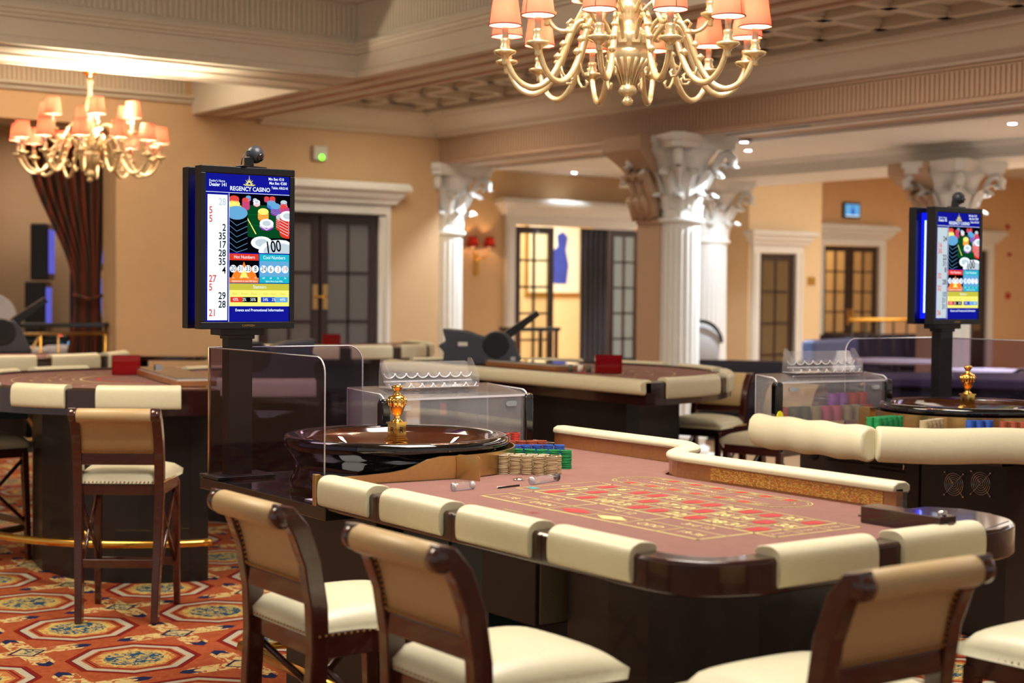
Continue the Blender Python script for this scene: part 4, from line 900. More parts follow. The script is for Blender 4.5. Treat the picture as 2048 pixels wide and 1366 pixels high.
# ------------------------------------------------------------------ double-sided results displays
W_, H_ = .345, .553      # picture area
def screen_mesh(parent, nums, bright=True):
    m = MB(); X0 = -W_ / 2; base = RX(PI / 2)
    def P(u, v, e=0): return (X0 + u * W_, -.0012 - e, H_ * (1 - v))
    def rect(u0, u1, v0, v1, c, e=0): m.add([P(u0, v0, e), P(u0, v1, e), P(u1, v1, e), P(u1, v0, e)], [(0, 1, 2, 3)], c)
    def ell(u, v, ru, rv, c, e=0, n=20, clip=True): 
        pts = [(u + ru * math.cos(2 * PI * k / n), v - rv * math.sin(2 * PI * k / n)) for k in range(n)]
        if clip: pts = [(min(1, max(.275, a)), min(.53, b)) for a, b in pts]
        m.add([P(a, b, e) for a, b in pts][::-1], [tuple(range(n))], c)
    def poly(pts, c, e=0): m.add([P(a, b, e) for a, b in pts], [tuple(range(len(pts)))], c)
    def tx(t, u, v, s, c, al='CENTER', sx=1, bold=0, e=.0012): put_text(m, t, s, c, T(X0 + u * W_, -.0012 - e, H_ * (1 - v)) @ base, al, sx, bold)
    rect(0, 1, 0, .13, 's_blue'); rect(0, 1, .13, 1, 's_blue'); rect(0, 1, .123, .126, 's_white', .0002)
    for k in range(7):
        a = R(90 + (k - 3) * 25); L = .036 if k == 3 else (.028 if k in (1, 5) else .023)
        c0 = (.51, .066); asp = W_ / H_
        def q(r, an): return (c0[0] + r * math.cos(an) / W_ * .55, c0[1] - r * math.sin(an) / H_ * .75)
        poly([q(.012, a - .35), q(L * 1.35, a), q(.012, a + .35)], 's_yellow', .0004)
    rect(.44, .58, .064, .069, 's_yellow', .0005); rect(.455, .565, .071, .0735, 's_yellow', .0005)
    tx('REGENCY CASINO', .52, .097, .0225, 's_white', sx=.88, bold=.0004)
    tx("Dealer's Name", .035, .050, .0125, 's_white', 'LEFT', .85); tx('Dealer 141' if bright else 'Dealer 90', .035, .075, .019, 's_white', 'LEFT', .85, .0003)
    tx('Min Bet: \u20ac10', .93, .020, .0145, 's_white', 'RIGHT', .85, .0002); tx('Max Bet: \u20ac200', .965, .048, .0145, 's_white', 'RIGHT', .85, .0002); tx('Table: ARG141', .985, .080, .0135, 's_white', 'RIGHT', .85, .0002)
    rect(.02, .253, .142, .99, 's_white' if bright else 's_pale', .0002); rect(.268, .274, .13, 1, 's_white', .0002)
    v = .192
    for t in nums:
        r = t.startswith('r'); f = t.startswith('f'); s = t.strip('rf')
        if s: tx(s, .035 if r else .235, v, .037, 's_redtext' if r else ('s_pale' if f else 's_black'), 'LEFT' if r else 'RIGHT', .82, .0006)
        v += .0577
    # picture of chips on green felt
    rect(.278, 1, .13, .53, 's_black', .0002)
    poly([(.278, .235), (.44, .205), (.8, .2), (1, .24), (1, .42), (.62, .43), (.5, .42)], 's_dgreen', .0003)
    poly([(.40, .21), (.412, .21), (.60, .40), (.585, .40)], 's_yellow', .00035)
    poly([(.45, .33), (.45, .334), (1, .37), (1, .366)], 's_green', .00035); poly([(.44, .27), (.44, .273), (.9, .26), (.9, .257)], 's_green', .00035)
    def stk(u, v, r, h, c, top, e, n=4):
        rv = r * .36; ul = max(.278, u - r); rect(ul, min(1, u + r), v, min(.53, v + h), c, e); ell(u, min(.53, v + h), r, rv, c, e)
        ell(u, v, r, rv, top, e + .0001); ell(u, v, r * .6, rv * .6, 's_pale' if top == 's_white' else top, e + .00015)
        for k in range(1, n): 
            vv = v + h * k / n; uu = min(1, u + r)
            if vv < .52: q0 = [(ul, vv + .2 * rv), (u, vv + rv), (uu, vv + .2 * rv)]; q0 = [(a, min(.527, b)) for a, b in q0]; poly(q0 + [(a, b + .003) for a, b in q0[::-1]], 's_green' if c == 's_dgreen' else top, e + .0001)
    for a in ((.33, .165, .06, .02, 's_pink', 's_redtext'), (.33, .20, .07, .03, 's_olive', 's_yellow'), (.5, .15, .03, .02, 's_purple', 's_lblue'), (.47, .17, .045, .055, 's_pink', 's_redtext'), (.58, .165, .025, .015, 's_purple', 's_pale'),
              (.72, .15, .03, .02, 's_pink', 's_redtext'), (.79, .15, .035, .02, 's_pink', 's_redtext'), (.6, .18, .04, .02, 's_redtext', 's_white'), (.78, .185, .055, .025, 's_blue2', 's_lblue'), (.83, .205, .06, .045, 's_purple', 's_lblue'),
              (.93, .175, .04, .03, 's_purple', 's_pale'), (.93, .205, .05, .03, 's_pink', 's_redtext'), (.68, .245, .065, .045, 's_orange', 's_yellow'), (.96, .23, .06, .04, 's_purple', 's_pink')): stk(*a, .0005, 4)
    stk(.72, .325, .085, .02, 's_purple', 's_white', .0009, 3); stk(.91, .28, .075, .07, 's_red', 's_pale', .001, 5); stk(.98, .27, .1, .12, 's_red', 's_white', .0012, 6)
    stk(.36, .26, .13, .27, 's_black', 's_lblue', .0014, 7)
    ell(.66, .46, .13, .045, 's_white', .0019); ell(.66, .46, .08, .028, 's_pale', .002)
    ell(.88, .52, .26, .085, 's_white', .0021); ell(.88, .52, .2, .062, 's_pale', .0022)
    put_text(m, '100', .062, 's_black', T(X0 + .80 * W_, -.0039, H_ * (1 - .488)) @ base @ RZ(R(8)), sx=.72, bold=.001)
    # numbers panels
    rect(.278, .627, .537, .735, 's_black', .0003); rect(.278, .627, .537, .582, 's_red', .0004); rect(.278, .627, .70, .735, 's_orange', .0004)
    poly([(.3, .70), (.36, .63), (.4, .66), (.45, .59), (.5, .66), (.55, .62), (.61, .70)], 's_orange', .00045); poly([(.4, .70), (.45, .63), (.5, .70)], 's_yellow', .0005)
    tx('Hot Numbers', .455, .56, .018, 's_white', sx=.85); rect(.636, 1, .537, .735, 's_cyan', .0003); rect(.64, .996, .585, .69, 's_lblue', .0004); tx('Cool Numbers', .815, .56, .018, 's_white', sx=.85)
    for k, t in enumerate(('20', '31', '33', '8', '24', '6', '3', '19')):
        u = .322 + k * .088 if k < 4 else .685 + (k - 4) * .088
        ell(u, .64, .041, .026, 's_white', .0008, clip=False); tx(t, u, .64, .026, 's_redtext' if t in ('3', '19') else 's_black', sx=.82, e=.0018)
    for k, t in enumerate(('15', '14', '15', '13', '107', '84', '72', '70')): tx(t, (.322 + k * .088 if k < 4 else .685 + (k - 4) * .088), .702, .009, 's_white')
    tx('Appearances in Last 300 Spins', .455, .723, .0095, 's_white', sx=.9); tx('Spins Since Last Win', .815, .723, .0095, 's_white', sx=.9)
    rect(.278, 1, .74, .895, 's_yellow', .0003); rect(.278, 1, .74, .785, 's_olive', .0004); tx('Statistics', .64, .763, .0175, 's_white', sx=.9)
    for k, t in enumerate(('Red', 'Green', 'Black', 'Odd', 'Zero', 'Even')): tx(t, (.34, .455, .57, .71, .81, .92)[k], .81, .011, 's_olive')
    rect(.29, .435, .832, .868, 's_red', .0005); rect(.435, .46, .832, .868, 's_green', .0005); rect(.46, .615, .832, .868, 's_black', .0005)
    rect(.655, .825, .832, .868, 's_blue2', .0005); rect(.825, .985, .832, .868, 's_lblue', .0005)
    for u, t in ((.35, '43%'), (.455, '2%'), (.56, '55%'), (.71, '54%'), (.81, '2%'), (.92, '44%')): tx(t, u, .85, .016, 's_white', sx=.85)
    tx('Events and Promotional Information', .64, .922, .0145, 's_white', sx=.95, bold=.0002)
    return m.build('screen_picture', parent, (0, 0, .028))
def display(label, loc, nums, tube, bright=True):
    o = thing('results_display', label, 'display screen', loc, 0, 'black two-faced roulette displays')
    f = MB(); f.box(-.194, .194, .001, .05, 0, .61, 'black_plastic')
    fr = [(-.194, .194, .583, .61), (-.194, .194, 0, .027), (-.194, -.1735, .027, .583), (.1735, .194, .027, .583)]
    for a, b, c, d in fr: f.box(a, b, -.006, .001, c, d, 'black_plastic')
    put_text(f, 'CAMMEGH', .0105, 'brass', T(.0, -.0065, .013) @ RX(PI / 2)); h = f.build('front_housing', o, (0, 0, .57), bevel=.003)
    screen_mesh(h, nums, bright)
    f = MB(); f.box(-.194, .194, .115, .165, 0, .61, 'black_plastic'); f.build('rear_housing', o, (0, 0, .57), bevel=.003)
    f = MB(); f.box(-.150, .150, .05, .115, .03, .58, 'led_blue'); f.build('glow_panel', o, (0, 0, .57))
    if tube: f = MB(); f.tube([(-.158, .082, .06), (-.158, .082, .54)], .005, 'led_tube', 8); f.build('light_tube', o, (0, 0, .57))
    f = MB(); f.box(-.05, .05, .06, .12, .004, .57, 'black_metal'); f.box(-.09, .09, .04, .14, .545, .572, 'black_metal'); f.box(-.055, .055, .05, .13, .53, .55, 'black_metal'); f.build('pole', o, bevel=.003)
    f = MB(); f.box(-.12, .12, .0, .17, 0, .012, 'black_metal'); f.build('base_plate', o, bevel=.002)
    return o
def webcam(label, loc, rz):
    o = thing('webcam', label, 'webcam', loc, rz, 'webcams on the displays')
    m = MB(); m.box(-.065, .065, -.02, .02, 0, .006, 'black_plastic'); m.box(-.025, .0, -.015, .015, .006, .04, 'black_plastic'); m.build('clip', o, bevel=.004)
    m = MB(); m.lathe([(0, -.034)] + [(.034 * math.cos(R(a)), .034 * math.sin(R(a))) for a in range(-75, 90, 15)] + [(0, .034)], 'grey_plastic', 20, mtx=T(.02, 0, .052)); m.build('ball', o)
    m = MB(); m.lathe([(.0, .036), (.014, .036), (.018, .026)], 'black_lacquer', 16, mtx=T(.02, 0, .052) @ RX(R(115))); m.build('lens', o)
    m = MB(); m.tube([(-.055, .0, .004), (-.05, .0, .03), (-.03, .0, .058), (.0, .0, .066)], .002, 'black_plastic', 6); m.build('cable', o)
    return o
display('left display showing winning numbers, on a pole at the near roulette table', (2.55, 5.295, ZS), ['f28', 'r5', 'r5', '2', '35', '17', '28', '35', '4', 'r27', 'r5', '29', '28', 'r21'], False)
webcam('small ball webcam on top of the left display', (2.575, 5.32, ZS + 1.181), R(20))
display('right display with bright blue light tube beside its screen', (6.545, 5.165, ZS), ['', '24', 'r16', 'r30', '22', '31', '8', 'r32', '28', 'r32', '10', '31', '31', 'r36'], True, False)
webcam('small ball webcam on top of the right display', (6.56, 5.19, ZS + 1.181), R(10))

# ------------------------------------------------------------------ chip stacks
def stack_mesh(c, n, seed):
    rnd = random.Random(seed); v = []; f = []; K = 16; h = .0034; prof = []
    m = MB()
    for i in range(n):
        dx, dy = rnd.uniform(-.0007, .0007), rnd.uniform(-.0007, .0007); z = i * h
        m.lathe([(.0192, z), (.0199, z + .0005), (.0199, z + h - .0006), (.0190, z + h)], c, K, c=(dx, dy))
    m.lathe([(0, n * h + .0002), (.015, n * h + .0002)], 'chip_white' if c == 'chip_beige' else c, K)
    return m
def stacks(c, cname, start, step, n, hgt, label, group, z=ZF, deep=1, off=(.028, .028)):
    first = {}
    for d in range(deep):
        for i in range(n):
            k = (i + d) % 2
            x, y = start[0] + step[0] * i + off[0] * d, start[1] + step[1] * i + off[1] * d
            if k not in first:
                q = stack_mesh(c, hgt, i + 31 * len(cname)).build('chip_stack'); first[k] = q
            else: q = first[k].copy(); C.objects.link(q)
            q.location = (x, y, z); q.rotation_euler = (0, 0, i * 1.3)
            end = 'front row' if d == 0 else 'row behind'
            tag(q, label, 'chips', group)
stacks('chip_beige', 'beige', (3.128, 4.428), (.030, -.031), 4, 20, 'stack of beige roulette chips in the row nearest the gold plate', 'beige chip stacks by the near wheel', deep=1)
stacks('chip_beige', 'beigf', (3.248, 4.300), (.035, .022), 2, 20, 'stack of beige chips at the outer end of the beige row by the near wheel', 'two beige chip stacks at the row end')
stacks('chip_beige', 'beigg', (3.171, 4.456), (.030, -.031), 4, 20, 'stack of beige chips in the second row, behind the front beige stacks', 'second row of beige chip stacks')
stacks('chip_green', 'green', (3.292, 4.568), (.032, -.032), 5, 20, 'stack of green chips behind the beige ones by the near wheel', 'green chip stacks by the near wheel')
stacks('chip_blue', 'blue', (3.372, 4.695), (.0365, -.021), 5, 20, 'stack of blue chips beyond the green ones by the near wheel', 'blue chip stacks by the near wheel')
stacks('chip_brown', 'brown', (3.447, 4.832), (.037, -.018), 4, 20, 'stack of brown chips, farthest row by the near wheel', 'brown chip stacks by the near wheel')
stacks('chip_green', 'greenc', (5.37, 4.66), (.042, .006), 5, 27, 'stack of green chips behind the cream bumper of the right table', 'green chip stacks on the right table', deep=2, off=(-.004, .041))
stacks('chip_beige', 'beigec', (5.43, 4.45), (.041, .012), 5, 27, 'stack of cream chips left of the blue ones on the right table', 'cream chip stacks on the right table')
stacks('chip_blue', 'bluec', (5.635, 4.36), (.036, -.022), 3, 27, 'stack of blue chips behind the cream bumper of the right table', 'blue chip stacks on the right table')
stacks('chip_brown', 'brownc', (5.72, 4.245), (.030, -.030), 4, 27, 'stack of brown chips at the right edge of the picture', 'brown chip stacks on the right table')

# acrylic tubes and small items on the felt
def rod(label, a, b, r, caps):
    a, b = Vector(a), Vector(b); L = (b - a).length; o = thing('acrylic_rod', label, 'acrylic rod', (a.x, a.y, ZF + r), math.atan2(b.y - a.y, b.x - a.x))
    m = MB(); q = RY(PI / 2); m.lathe([(r * .8, 0), (r, .003), (r, L - .003), (r * .8, L)], 'acrylic', 20, mtx=q); m.build('tube', o)
    m = MB()
    for x in ((0.0, .006) if True else ()) : pass
    m.lathe([(r * 1.01, 0), (r * 1.01, .004)], 'acrylic_edge', 20, mtx=q); m.lathe([(r * 1.01, L - .004), (r * 1.01, L)], caps, 20, mtx=q); m.build('end_cap', o)
    m = MB(); m.box(.006, L - .006, -.003, .003, -r * .9, -r * .6, 'acrylic_edge'); m.build('core', o); return o
rod('short clear acrylic rod on the pink felt, left of the pencil', (2.715, 4.125), (2.80, 4.135), .0135, 'acrylic_edge')
rod('longer clear acrylic rod with black ring on the felt before the beige chips', (3.03, 4.125), (3.17, 4.165), .0135, 'black_plastic')
m = MB(); m.prism([(0, 0), (.10, -.004), (.10, .004), (.012, .016)], 0, .003, 'paper'); m.prism([(0, -.003), (.10, -.007), (.10, -.003), (0, 0)], 0, .005, 'black_plastic')
q = m.build('scorecard', loc=(2.875, 4.10, ZF + .001)); q.rotation_euler.z = R(12); tag(q, 'small white card with dark edge on the felt between the two clear rods', 'card')
m = MB(); m.lathe([(0, 0), (.02, 0), (.02, .004), (.012, .008), (0, .008)], 'chrome', 20); q = m.build('marker_button', loc=(3.065, 4.245, ZF + .0005)); tag(q, 'small clear marker button on the felt before the beige chips', 'marker')
# ------------------------------------------------------------------ chip bank boxes
def bank(label, loc, rz, D=.30, yellow=False):
    o = thing('chip_bank', label, 'chip bank', loc, rz, 'clear chip banks'); L, Hh = .70, .2
    m = MB(); m.box(0, L, 0, .006, 0, Hh, 'acrylic'); m.box(0, L, D - .006, D, 0, Hh + .02, 'acrylic'); m.build('front_pane', o)
    m = MB(); v = [(0, 0, Hh), (L, 0, Hh), (L, .05, Hh + .012), (0, .05, Hh + .012), (L, D, Hh + .035), (0, D, Hh + .035)]
    m.add(v + [(a, b, c - .006) for a, b, c in v], [(0, 1, 2, 3), (3, 2, 4, 5), (9, 8, 7, 6), (11, 10, 8, 9)], 'acrylic')
    m.box(0, L, -.003, .004, Hh - .006, Hh + .003, 'acrylic_edge'); m.build('lid', o)
    for x in (0, L):
        m = MB(); pr = [(0, 0), (D, 0), (D, Hh + .03)] + [(.05 - .05 * math.sin(R(a)), Hh - .03 + .05 * math.cos(R(a)) ) for a in range(0, 91, 15)]
        m.prism([(a, b) for a, b in pr], -.005, .005, 'acrylic', mtx=T(x, 0, 0) @ Matrix(((0, 0, 1, 0), (1, 0, 0, 0), (0, 1, 0, 0), (0, 0, 0, 1)))); m.tube([(x, a, b) for a, b in pr[1:]], .004, 'acrylic_edge', 5); m.build('end_panel', o)
        m = MB(); m.box(x - .022, x + .022, -.012, .03, -.03, Hh - .005, 'black_lacquer'); m.cyl((x, .008), .024, Hh - .02, Hh + .004, 'black_lacquer'); m.build('end_post', o, bevel=.008)
    for x in (.09, L - .09): m = MB(); m.prism(rrect(.055, .022, .01), 0, .004, 'chrome', mtx=T(x, -.001, Hh - .035) @ RX(PI / 2)); m.build('hinge', o)
    if yellow: m = MB(); m.prism([(-.02, 0), (.02, 0), (.018, .02), (.01, .032), (0, .036), (-.01, .032), (-.018, .02)], 0, .003, 's_yellow2', mtx=T(0, -.013, .03) @ RX(PI / 2)); m.build('yellow_sticker', o); m = MB(); m.box(-.024, .024, -.014, .03, -.1, .028, 'brass_dull'); m.build('brass_sleeve', o)
    return o
def bank_tray(label, loc, rz):
    o = thing('chip_rack', label, 'chip rack', loc, rz, 'scalloped clear chip racks'); L = .42
    m = MB(); t = RX(R(-28))
    m.prism(rrect(L, .11, .012), 0, .003, 'acrylic', mtx=T(0, .045, .055) @ RX(R(60))); m.build('back_panel', o)
    for k, (yy, zz) in enumerate(((.03, .058), (-.012, .018))):
        m = MB(); n = 8
        for i in range(n):
            c = -L / 2 + L * (i + .5) / n; r = L / n / 2
            P1 = [(c - r * math.cos(R(a)) * .96, yy - .0, zz - r * .75 * math.sin(R(a))) for a in range(0, 181, 15)]
            m.tube(P1, .0028, 'acrylic_edge', 5)
            v = []; 
            for p in P1: v += [p, (p[0], p[1] + .035, p[2] + .012)]
            m.add(v, [(2 * j, 2 * j + 2, 2 * j + 3, 2 * j + 1) for j in range(len(P1) - 1)], 'acrylic')
        m.box(-L / 2, L / 2, yy - .002, yy + .002, zz - .036, zz - .03, 'acrylic_edge'); m.build('scalloped_shelf', o)
    for s in (-1, 1):
        m = MB(); m.prism([(-.03, -.018), (.07, -.018), (.07, .05), (.06, .1), (.035, .1), (-.03, .03)], -.002, .002, 'acrylic', mtx=T(s * L / 2, 0, .018) @ Matrix(((0, 0, 1, 0), (1, 0, 0, 0), (0, 1, 0, 0), (0, 0, 0, 1)))); m.build('side_panel', o)
    m = MB(); m.box(-L / 2, L / 2, -.03, .07, 0, .003, 'acrylic_edge'); m.build('base', o)
    return o
mat('s_yellow2', (240, 236, 40), .5)
bank('clear chip bank box with black end posts on the near roulette table', (3.10, 5.20, .945), 0)
bank_tray('clear scalloped chip rack standing on the near chip bank', (3.42, 5.36, 1.178), R(-3))
bank('clear chip bank box with yellow sticker on the right roulette table', (5.27, 5.19, .955), R(-6), .17, True)
bank_tray('clear scalloped chip rack standing on the right chip bank', (5.66, 5.255, 1.192), R(-8))
cols = ['chip_red', 'chip_olive', 'chip_olive', 'chip_tan', 'chip_pink', 'chip_pink', 'chip_tan', 'chip_tan', 'chip_red']
for i, c in enumerate(cols):
    q = stack_mesh(c, 22, i).build('chip_stack', loc=(5.345 + i * .068, 5.232 - i * .0068, .957)); q.scale = (1.4, 1.4, 1)
    tag(q, 'large value chip stack in the front row inside the right chip bank', 'chips', 'front chip stacks inside the right bank')
for i, (x, c) in enumerate(((5.74, 'chip_purple'), (5.80, 'chip_purple'), (5.87, 'chip_red'), (5.93, 'chip_red'))):
    q = stack_mesh(c, 38, i + 9).build('chip_stack', loc=(x, 5.325 - (x - 5.3) * .11, .957)); q.scale = (1.4, 1.4, 1)
    tag(q, 'tall %s chip stack at the back of the right chip bank' % ('purple' if i < 2 else 'red'), 'chips', '%s tall stacks in the right bank' % ('purple' if i < 2 else 'red'))
for i, (x, y) in enumerate(((3.66, 5.10), (3.715, 5.095))):
    q = stack_mesh('chip_red', 14, i).build('chip_stack', loc=(x - .01, 5.16, .944)); tag(q, 'red chip stack beside the near chip bank', 'chips', 'red chip stacks beside the near bank')

# ------------------------------------------------------------------ right roulette table
tc_ = thing('roulette_table', 'roulette table at the right edge with long padded cream bumper towards camera', 'roulette table', (0, 0, 0))
PC = [(5.245, 5.30), (5.19, 4.53), (5.72, 4.10), (6.2, 3.7), (6.5, 3.3)]
m = MB(); m.prism([(5.3, 5.34), (5.27, 4.56), (5.77, 4.16), (6.25, 3.78), (7.0, 3.78), (7.0, 5.5), (5.9, 5.5)], ZF - .07, ZF - .002, 'mahogany_h'); m.build('tabletop', tc_)
m = MB(); m.prism([(5.31, 5.15), (5.28, 4.57), (5.78, 4.17), (6.2, 3.86), (6.5, 3.9), (6.5, 4.5), (5.72, 4.6), (5.66, 4.9), (5.75, 5.15)], ZF - .004, ZF + .0, 'felt'); m.build('felt_surface', tc_)
bp = [(0, -.145), (.03, -.15), (.058, -.12), (.07, -.07), (.062, -.02), (.035, .008), (0, .012), (-.03, -.005), (-.035, -.03), (-.02, -.14)]
def bumper(path, name, seed):
    m = MB(); rnd = random.Random(seed); v = []; N = 24; P = []
    for i in range(N + 1):
        t = i / N * (len(path) - 1); k = min(int(t), len(path) - 2); s = t - k; P.append((path[k][0] * (1 - s) + path[k + 1][0] * s, path[k][1] * (1 - s) + path[k + 1][1] * s, .004 * math.sin(i * .9 + seed)))
    m.sweep(bp, P, 'cream_leather', z=ZF + .06, smooth=True); return m.build(name, tc_, bevel=.02, seg=3)
bumper([PC[0], PC[1]], 'cushion_bumper', 1); bumper([(5.193, 4.522), PC[2], PC[3], PC[4]], 'cushion_bumper', 2)
m = MB(); v = []; pts = [(x, y) for x, y in arcpts(.438, 95, 262, 30, WC)]
m.sweep([(0, 0), (.004, 0), (.004, .14), (0, .14)], pts[::-1], 'brass_dull', z=ZF - .05); m.build('wheel_barrier', tc_)
m = MB(); m.box(5.62, 5.66, 4.93, 5.0, ZF, ZF + .11, 'brass_dull'); m.build('barrier_end_plate', tc_)
m = MB(); m.box(5.72, 6.75, 4.25, 5.5, ZS - .04, ZS - .0, 'granite'); m.build('wheel_shelf', tc_)
m = MB(); m.box(5.80, 5.83, 4.78, 5.55, .02, ZF - .08, 'brown_base'); 
for k, (y0, y1, z) in enumerate(((5.12, 5.36, .76), (4.86, 5.08, .745))):
    for j in range(2): m.box(5.795, 5.80, y0, y1, z - j * .022, z - j * .022 + .009, 'black_velvet')
m.cyl((0, 0), .03, 0, .006, 'black_velvet', mtx=T(5.795, 5.45, .76) @ RY(PI / 2)); m.build('vented_door', tc_)
m = MB(); m.box(5.83, 6.9, 4.2, 5.55, 0, ZF - .09, 'black_base'); m.box(5.81, 5.83, 4.28, 4.78, .02, ZF - .09, 'black_plastic'); m.box(5.80, 5.84, 3.7, 4.28, 0, ZF - .09, 'brown_base'); m.build('base', tc_)
for y, z in ((4.575, .70), (4.425, .72)):
    m = MB()
    for r in (.012, .022, .032, .042, .052): m.tube([(5.80, y + r * math.cos(2 * PI * k / 24), z + r * math.sin(2 * PI * k / 24)) for k in range(24)], .0014, 'chrome', 4, closed=True)
    for k in range(4): a = PI / 4 + k * PI / 2; m.tube([(5.80, y, z), (5.80, y + .075 * math.cos(a), z + .075 * math.sin(a))], .0014, 'chrome', 4); m.cyl((0, 0), .004, 0, .006, 'chrome', 8, T(5.797, y + .075 * math.cos(a), z + .075 * math.sin(a)) @ RY(PI / 2))
    m.build('fan_grille', tc_)
m = MB(); m.tube([(5.62, 4.72, .80), (5.62, 4.72, .765)], .004, 'chrome', 6); m.build('key', tc_)
for y0 in (4.9, 4.4):
    pass

# ------------------------------------------------------------------ chandeliers
def chandelier(label, loc, chain, rz=0):
    o = thing('chandelier', label, 'chandelier', loc, rz, 'brass chandeliers with salmon pleated shades')
    m = MB(); B = 'antique_brass'
    m.lathe([(0, 0), (.02, .005), (.026, .02), (.018, .034), (.012, .04), (.03, .05), (.042, .062), (.036, .08), (.028, .09), (.034, .12), (.05, .15), (.08, .185), (.09, .21), (.094, .235), (.085, .245), (.1, .255), (.105, .30), (.1, .31), (.075, .32), (.05, .345), (.04, .37), (.055, .40), (.06, .43), (.045, .46), (.03, .48), (.034, .56), (.045, .58), (.05, .62), (.035, .66), (.02, .70), (.018, .78), (.028, .80), (.02, .82), (.0, .83)], B, 24)
    for k in range(16): a = 2 * PI * k / 16; m.tube([(.03 * math.cos(a), .03 * math.sin(a), .09), (.052 * math.cos(a), .052 * math.sin(a), .15), (.088 * math.cos(a), .088 * math.sin(a), .2)], [.003, .006, .009], B, 5)
    for k in range(12): m.box(.098, .112, -.018, .018, .26, .296, B, RZ(2 * PI * k / 12))
    m.build('body', o)
    m = MB(); n = int(chain / .034)
    for i in range(n):
        q = T(0, 0, .83 + i * .034) @ RZ(PI / 2 * (i % 2)); m.tube([(.011 * math.cos(a), 0, .018 + .022 * math.sin(a)) for a in [2 * PI * k / 10 for k in range(10)]], .0035, 'brass', 5, q, closed=True)
    m.build('chain', o)
    m = MB(); z = .83 + chain; m.lathe([(.015, -.06), (.03, -.045), (.035, -.03), (.06, -.015), (.065, 0)], 'brass', 20, mtx=T(0, 0, z)); m.build('ceiling_rose', o)
    def arm_parts(rad, zc, upper):
        q = MB()
        if not upper:
            pts = [(.10, .27), (.14, .33), (.19, .36), (.235, .345), (.265, .29), (.29, .22), (.32, .15), (.36, .095), (.41, .065), (.46, .07), (.505, .105), (.535, .16), (.548, .215)]
            rr = [.010, .011, .012, .013, .014, .014, .014, .014, .0135, .013, .0125, .012, .012]
        else:
            pts = [(.05, .40), (.10, .45), (.15, .46), (.19, .43), (.225, .37), (.265, .325), (.31, .33), (.34, .36), (.355, .40)]; rr = [.008, .009, .01, .01, .01, .01, .01, .01, .01]
        k2 = len(pts); sm = []; sr = []
        for i in range(k2 - 1):
            p0, p1, p2, p3 = pts[max(0, i - 1)], pts[i], pts[i + 1], pts[min(k2 - 1, i + 2)]
            for j in range(3):
                t = j / 3; sm.append(tuple(.5 * (2 * p1[d] + (p2[d] - p0[d]) * t + (2 * p0[d] - 5 * p1[d] + 4 * p2[d] - p3[d]) * t * t + (3 * p1[d] - p0[d] - 3 * p2[d] + p3[d]) * t ** 3) for d in (0, 1))); sr.append(rr[i])
        sm.append(pts[-1]); sr.append(rr[-1])
        q.tube([(a, 0, b) for a, b in sm], sr, B, 8)
        if not upper:
            sc = [(.305, .17), (.295, .13), (.275, .105), (.25, .105), (.243, .125), (.255, .135)]; q.tube([(a, 0, b) for a, b in sc], [.006, .007, .007, .006, .008, .004], B, 6)
            q.tube([(.235, 0, .345), (.26, 0, .36), (.275, 0, .345), (.265, 0, .33)], [.008, .008, .007, .005], B, 6)
            for a, b in ((.252, .31), (.28, .255), (.305, .2)): q.lathe([(0, -.018), (.012, -.01), (.02, 0), (.012, .01), (0, .018)], B, 8, mtx=T(a + .012, 0, b))
        arm = q.build('arm', o)
        q = MB(); k = 1 if not upper else .9
        q.lathe([(.008, -.04), (.014, -.035), (.012, -.02), (.018, -.008), (.03, .0), (.044 * k, .006), (.05 * k, .014), (.047 * k, .02), (.03, .018), (.02, .024), (.024, .034), (.018, .044), (.021, .058), (.022, .07), (.015, .072)], B, 16); q.build('drip_cup', arm, (rad, 0, zc))
        q = MB(); q.lathe([(.0135, .07), (.0135, .15), (0, .151)], 'candle', 12); q.build('candle', arm, (rad, 0, zc))
        q = MB(); q.lathe([(0, .15), (.010, .158), (.013, .17), (.008, .19), (0, .205)], 'bulb', 10); q.build('bulb', arm, (rad, 0, zc))
        q = MB(); q.lathe([(.07, .125), (.052, .255)], 'shade', 28); q.f = [f for f in q.f if len(f) == 4]; q.m = q.m[:len(q.f)]; q.sm = q.sm[:len(q.f)]
        q.tube([(.0705 * math.cos(a), .0705 * math.sin(a), .126) for a in [2 * PI * k / 24 for k in range(24)]], .0025, 'shade_red', 5, closed=True)
        q.tube([(.0525 * math.cos(a), .0525 * math.sin(a), .254) for a in [2 * PI * k / 24 for k in range(24)]], .0025, 'shade', 5, closed=True)
        q.tube([(.0705, 0, .126), (.0525, 0, .254)], .0015, 'shade_red', 4)
        q.build('lamp_shade', arm, (rad, 0, zc))
        return arm
    a0 = arm_parts(.55, .195, False)
    for k in range(1, 12): c = dup(a0, parent=o); c.rotation_euler.z = 2 * PI * k / 12
    b0 = arm_parts(.355, .385, True); b0.rotation_euler.z = PI / 12
    for k in range(1, 6): c = dup(b0, parent=o); c.rotation_euler.z = PI / 12 + 2 * PI * k / 6
    for k in range(18):
        rad, zc, a = (.55, .195, 2 * PI * k / 12) if k < 12 else (.355, .385, PI / 12 + 2 * PI * (k - 12) / 6)
        d = bpy.data.lights.new('candle_light', 'POINT'); d.energy = CH_E; d.color = (1, .82, .61); d.shadow_soft_size = .012
        l = bpy.data.objects.new('candle_light', d); C.objects.link(l); l.location = (loc[0] + rad * math.cos(a + rz), loc[1] + rad * math.sin(a + rz), loc[2] + zc + .19)
    return o
CH_E = 10
chandelier('nearer brass chandelier cut off by the top edge of the picture', (4.29, 5.16, 2.39), 1.10, R(8))
CH_E = 16
chandelier('farther whole brass chandelier at the upper left, hanging by its chain', (4.38, 11.98, 2.42), .055, R(3))

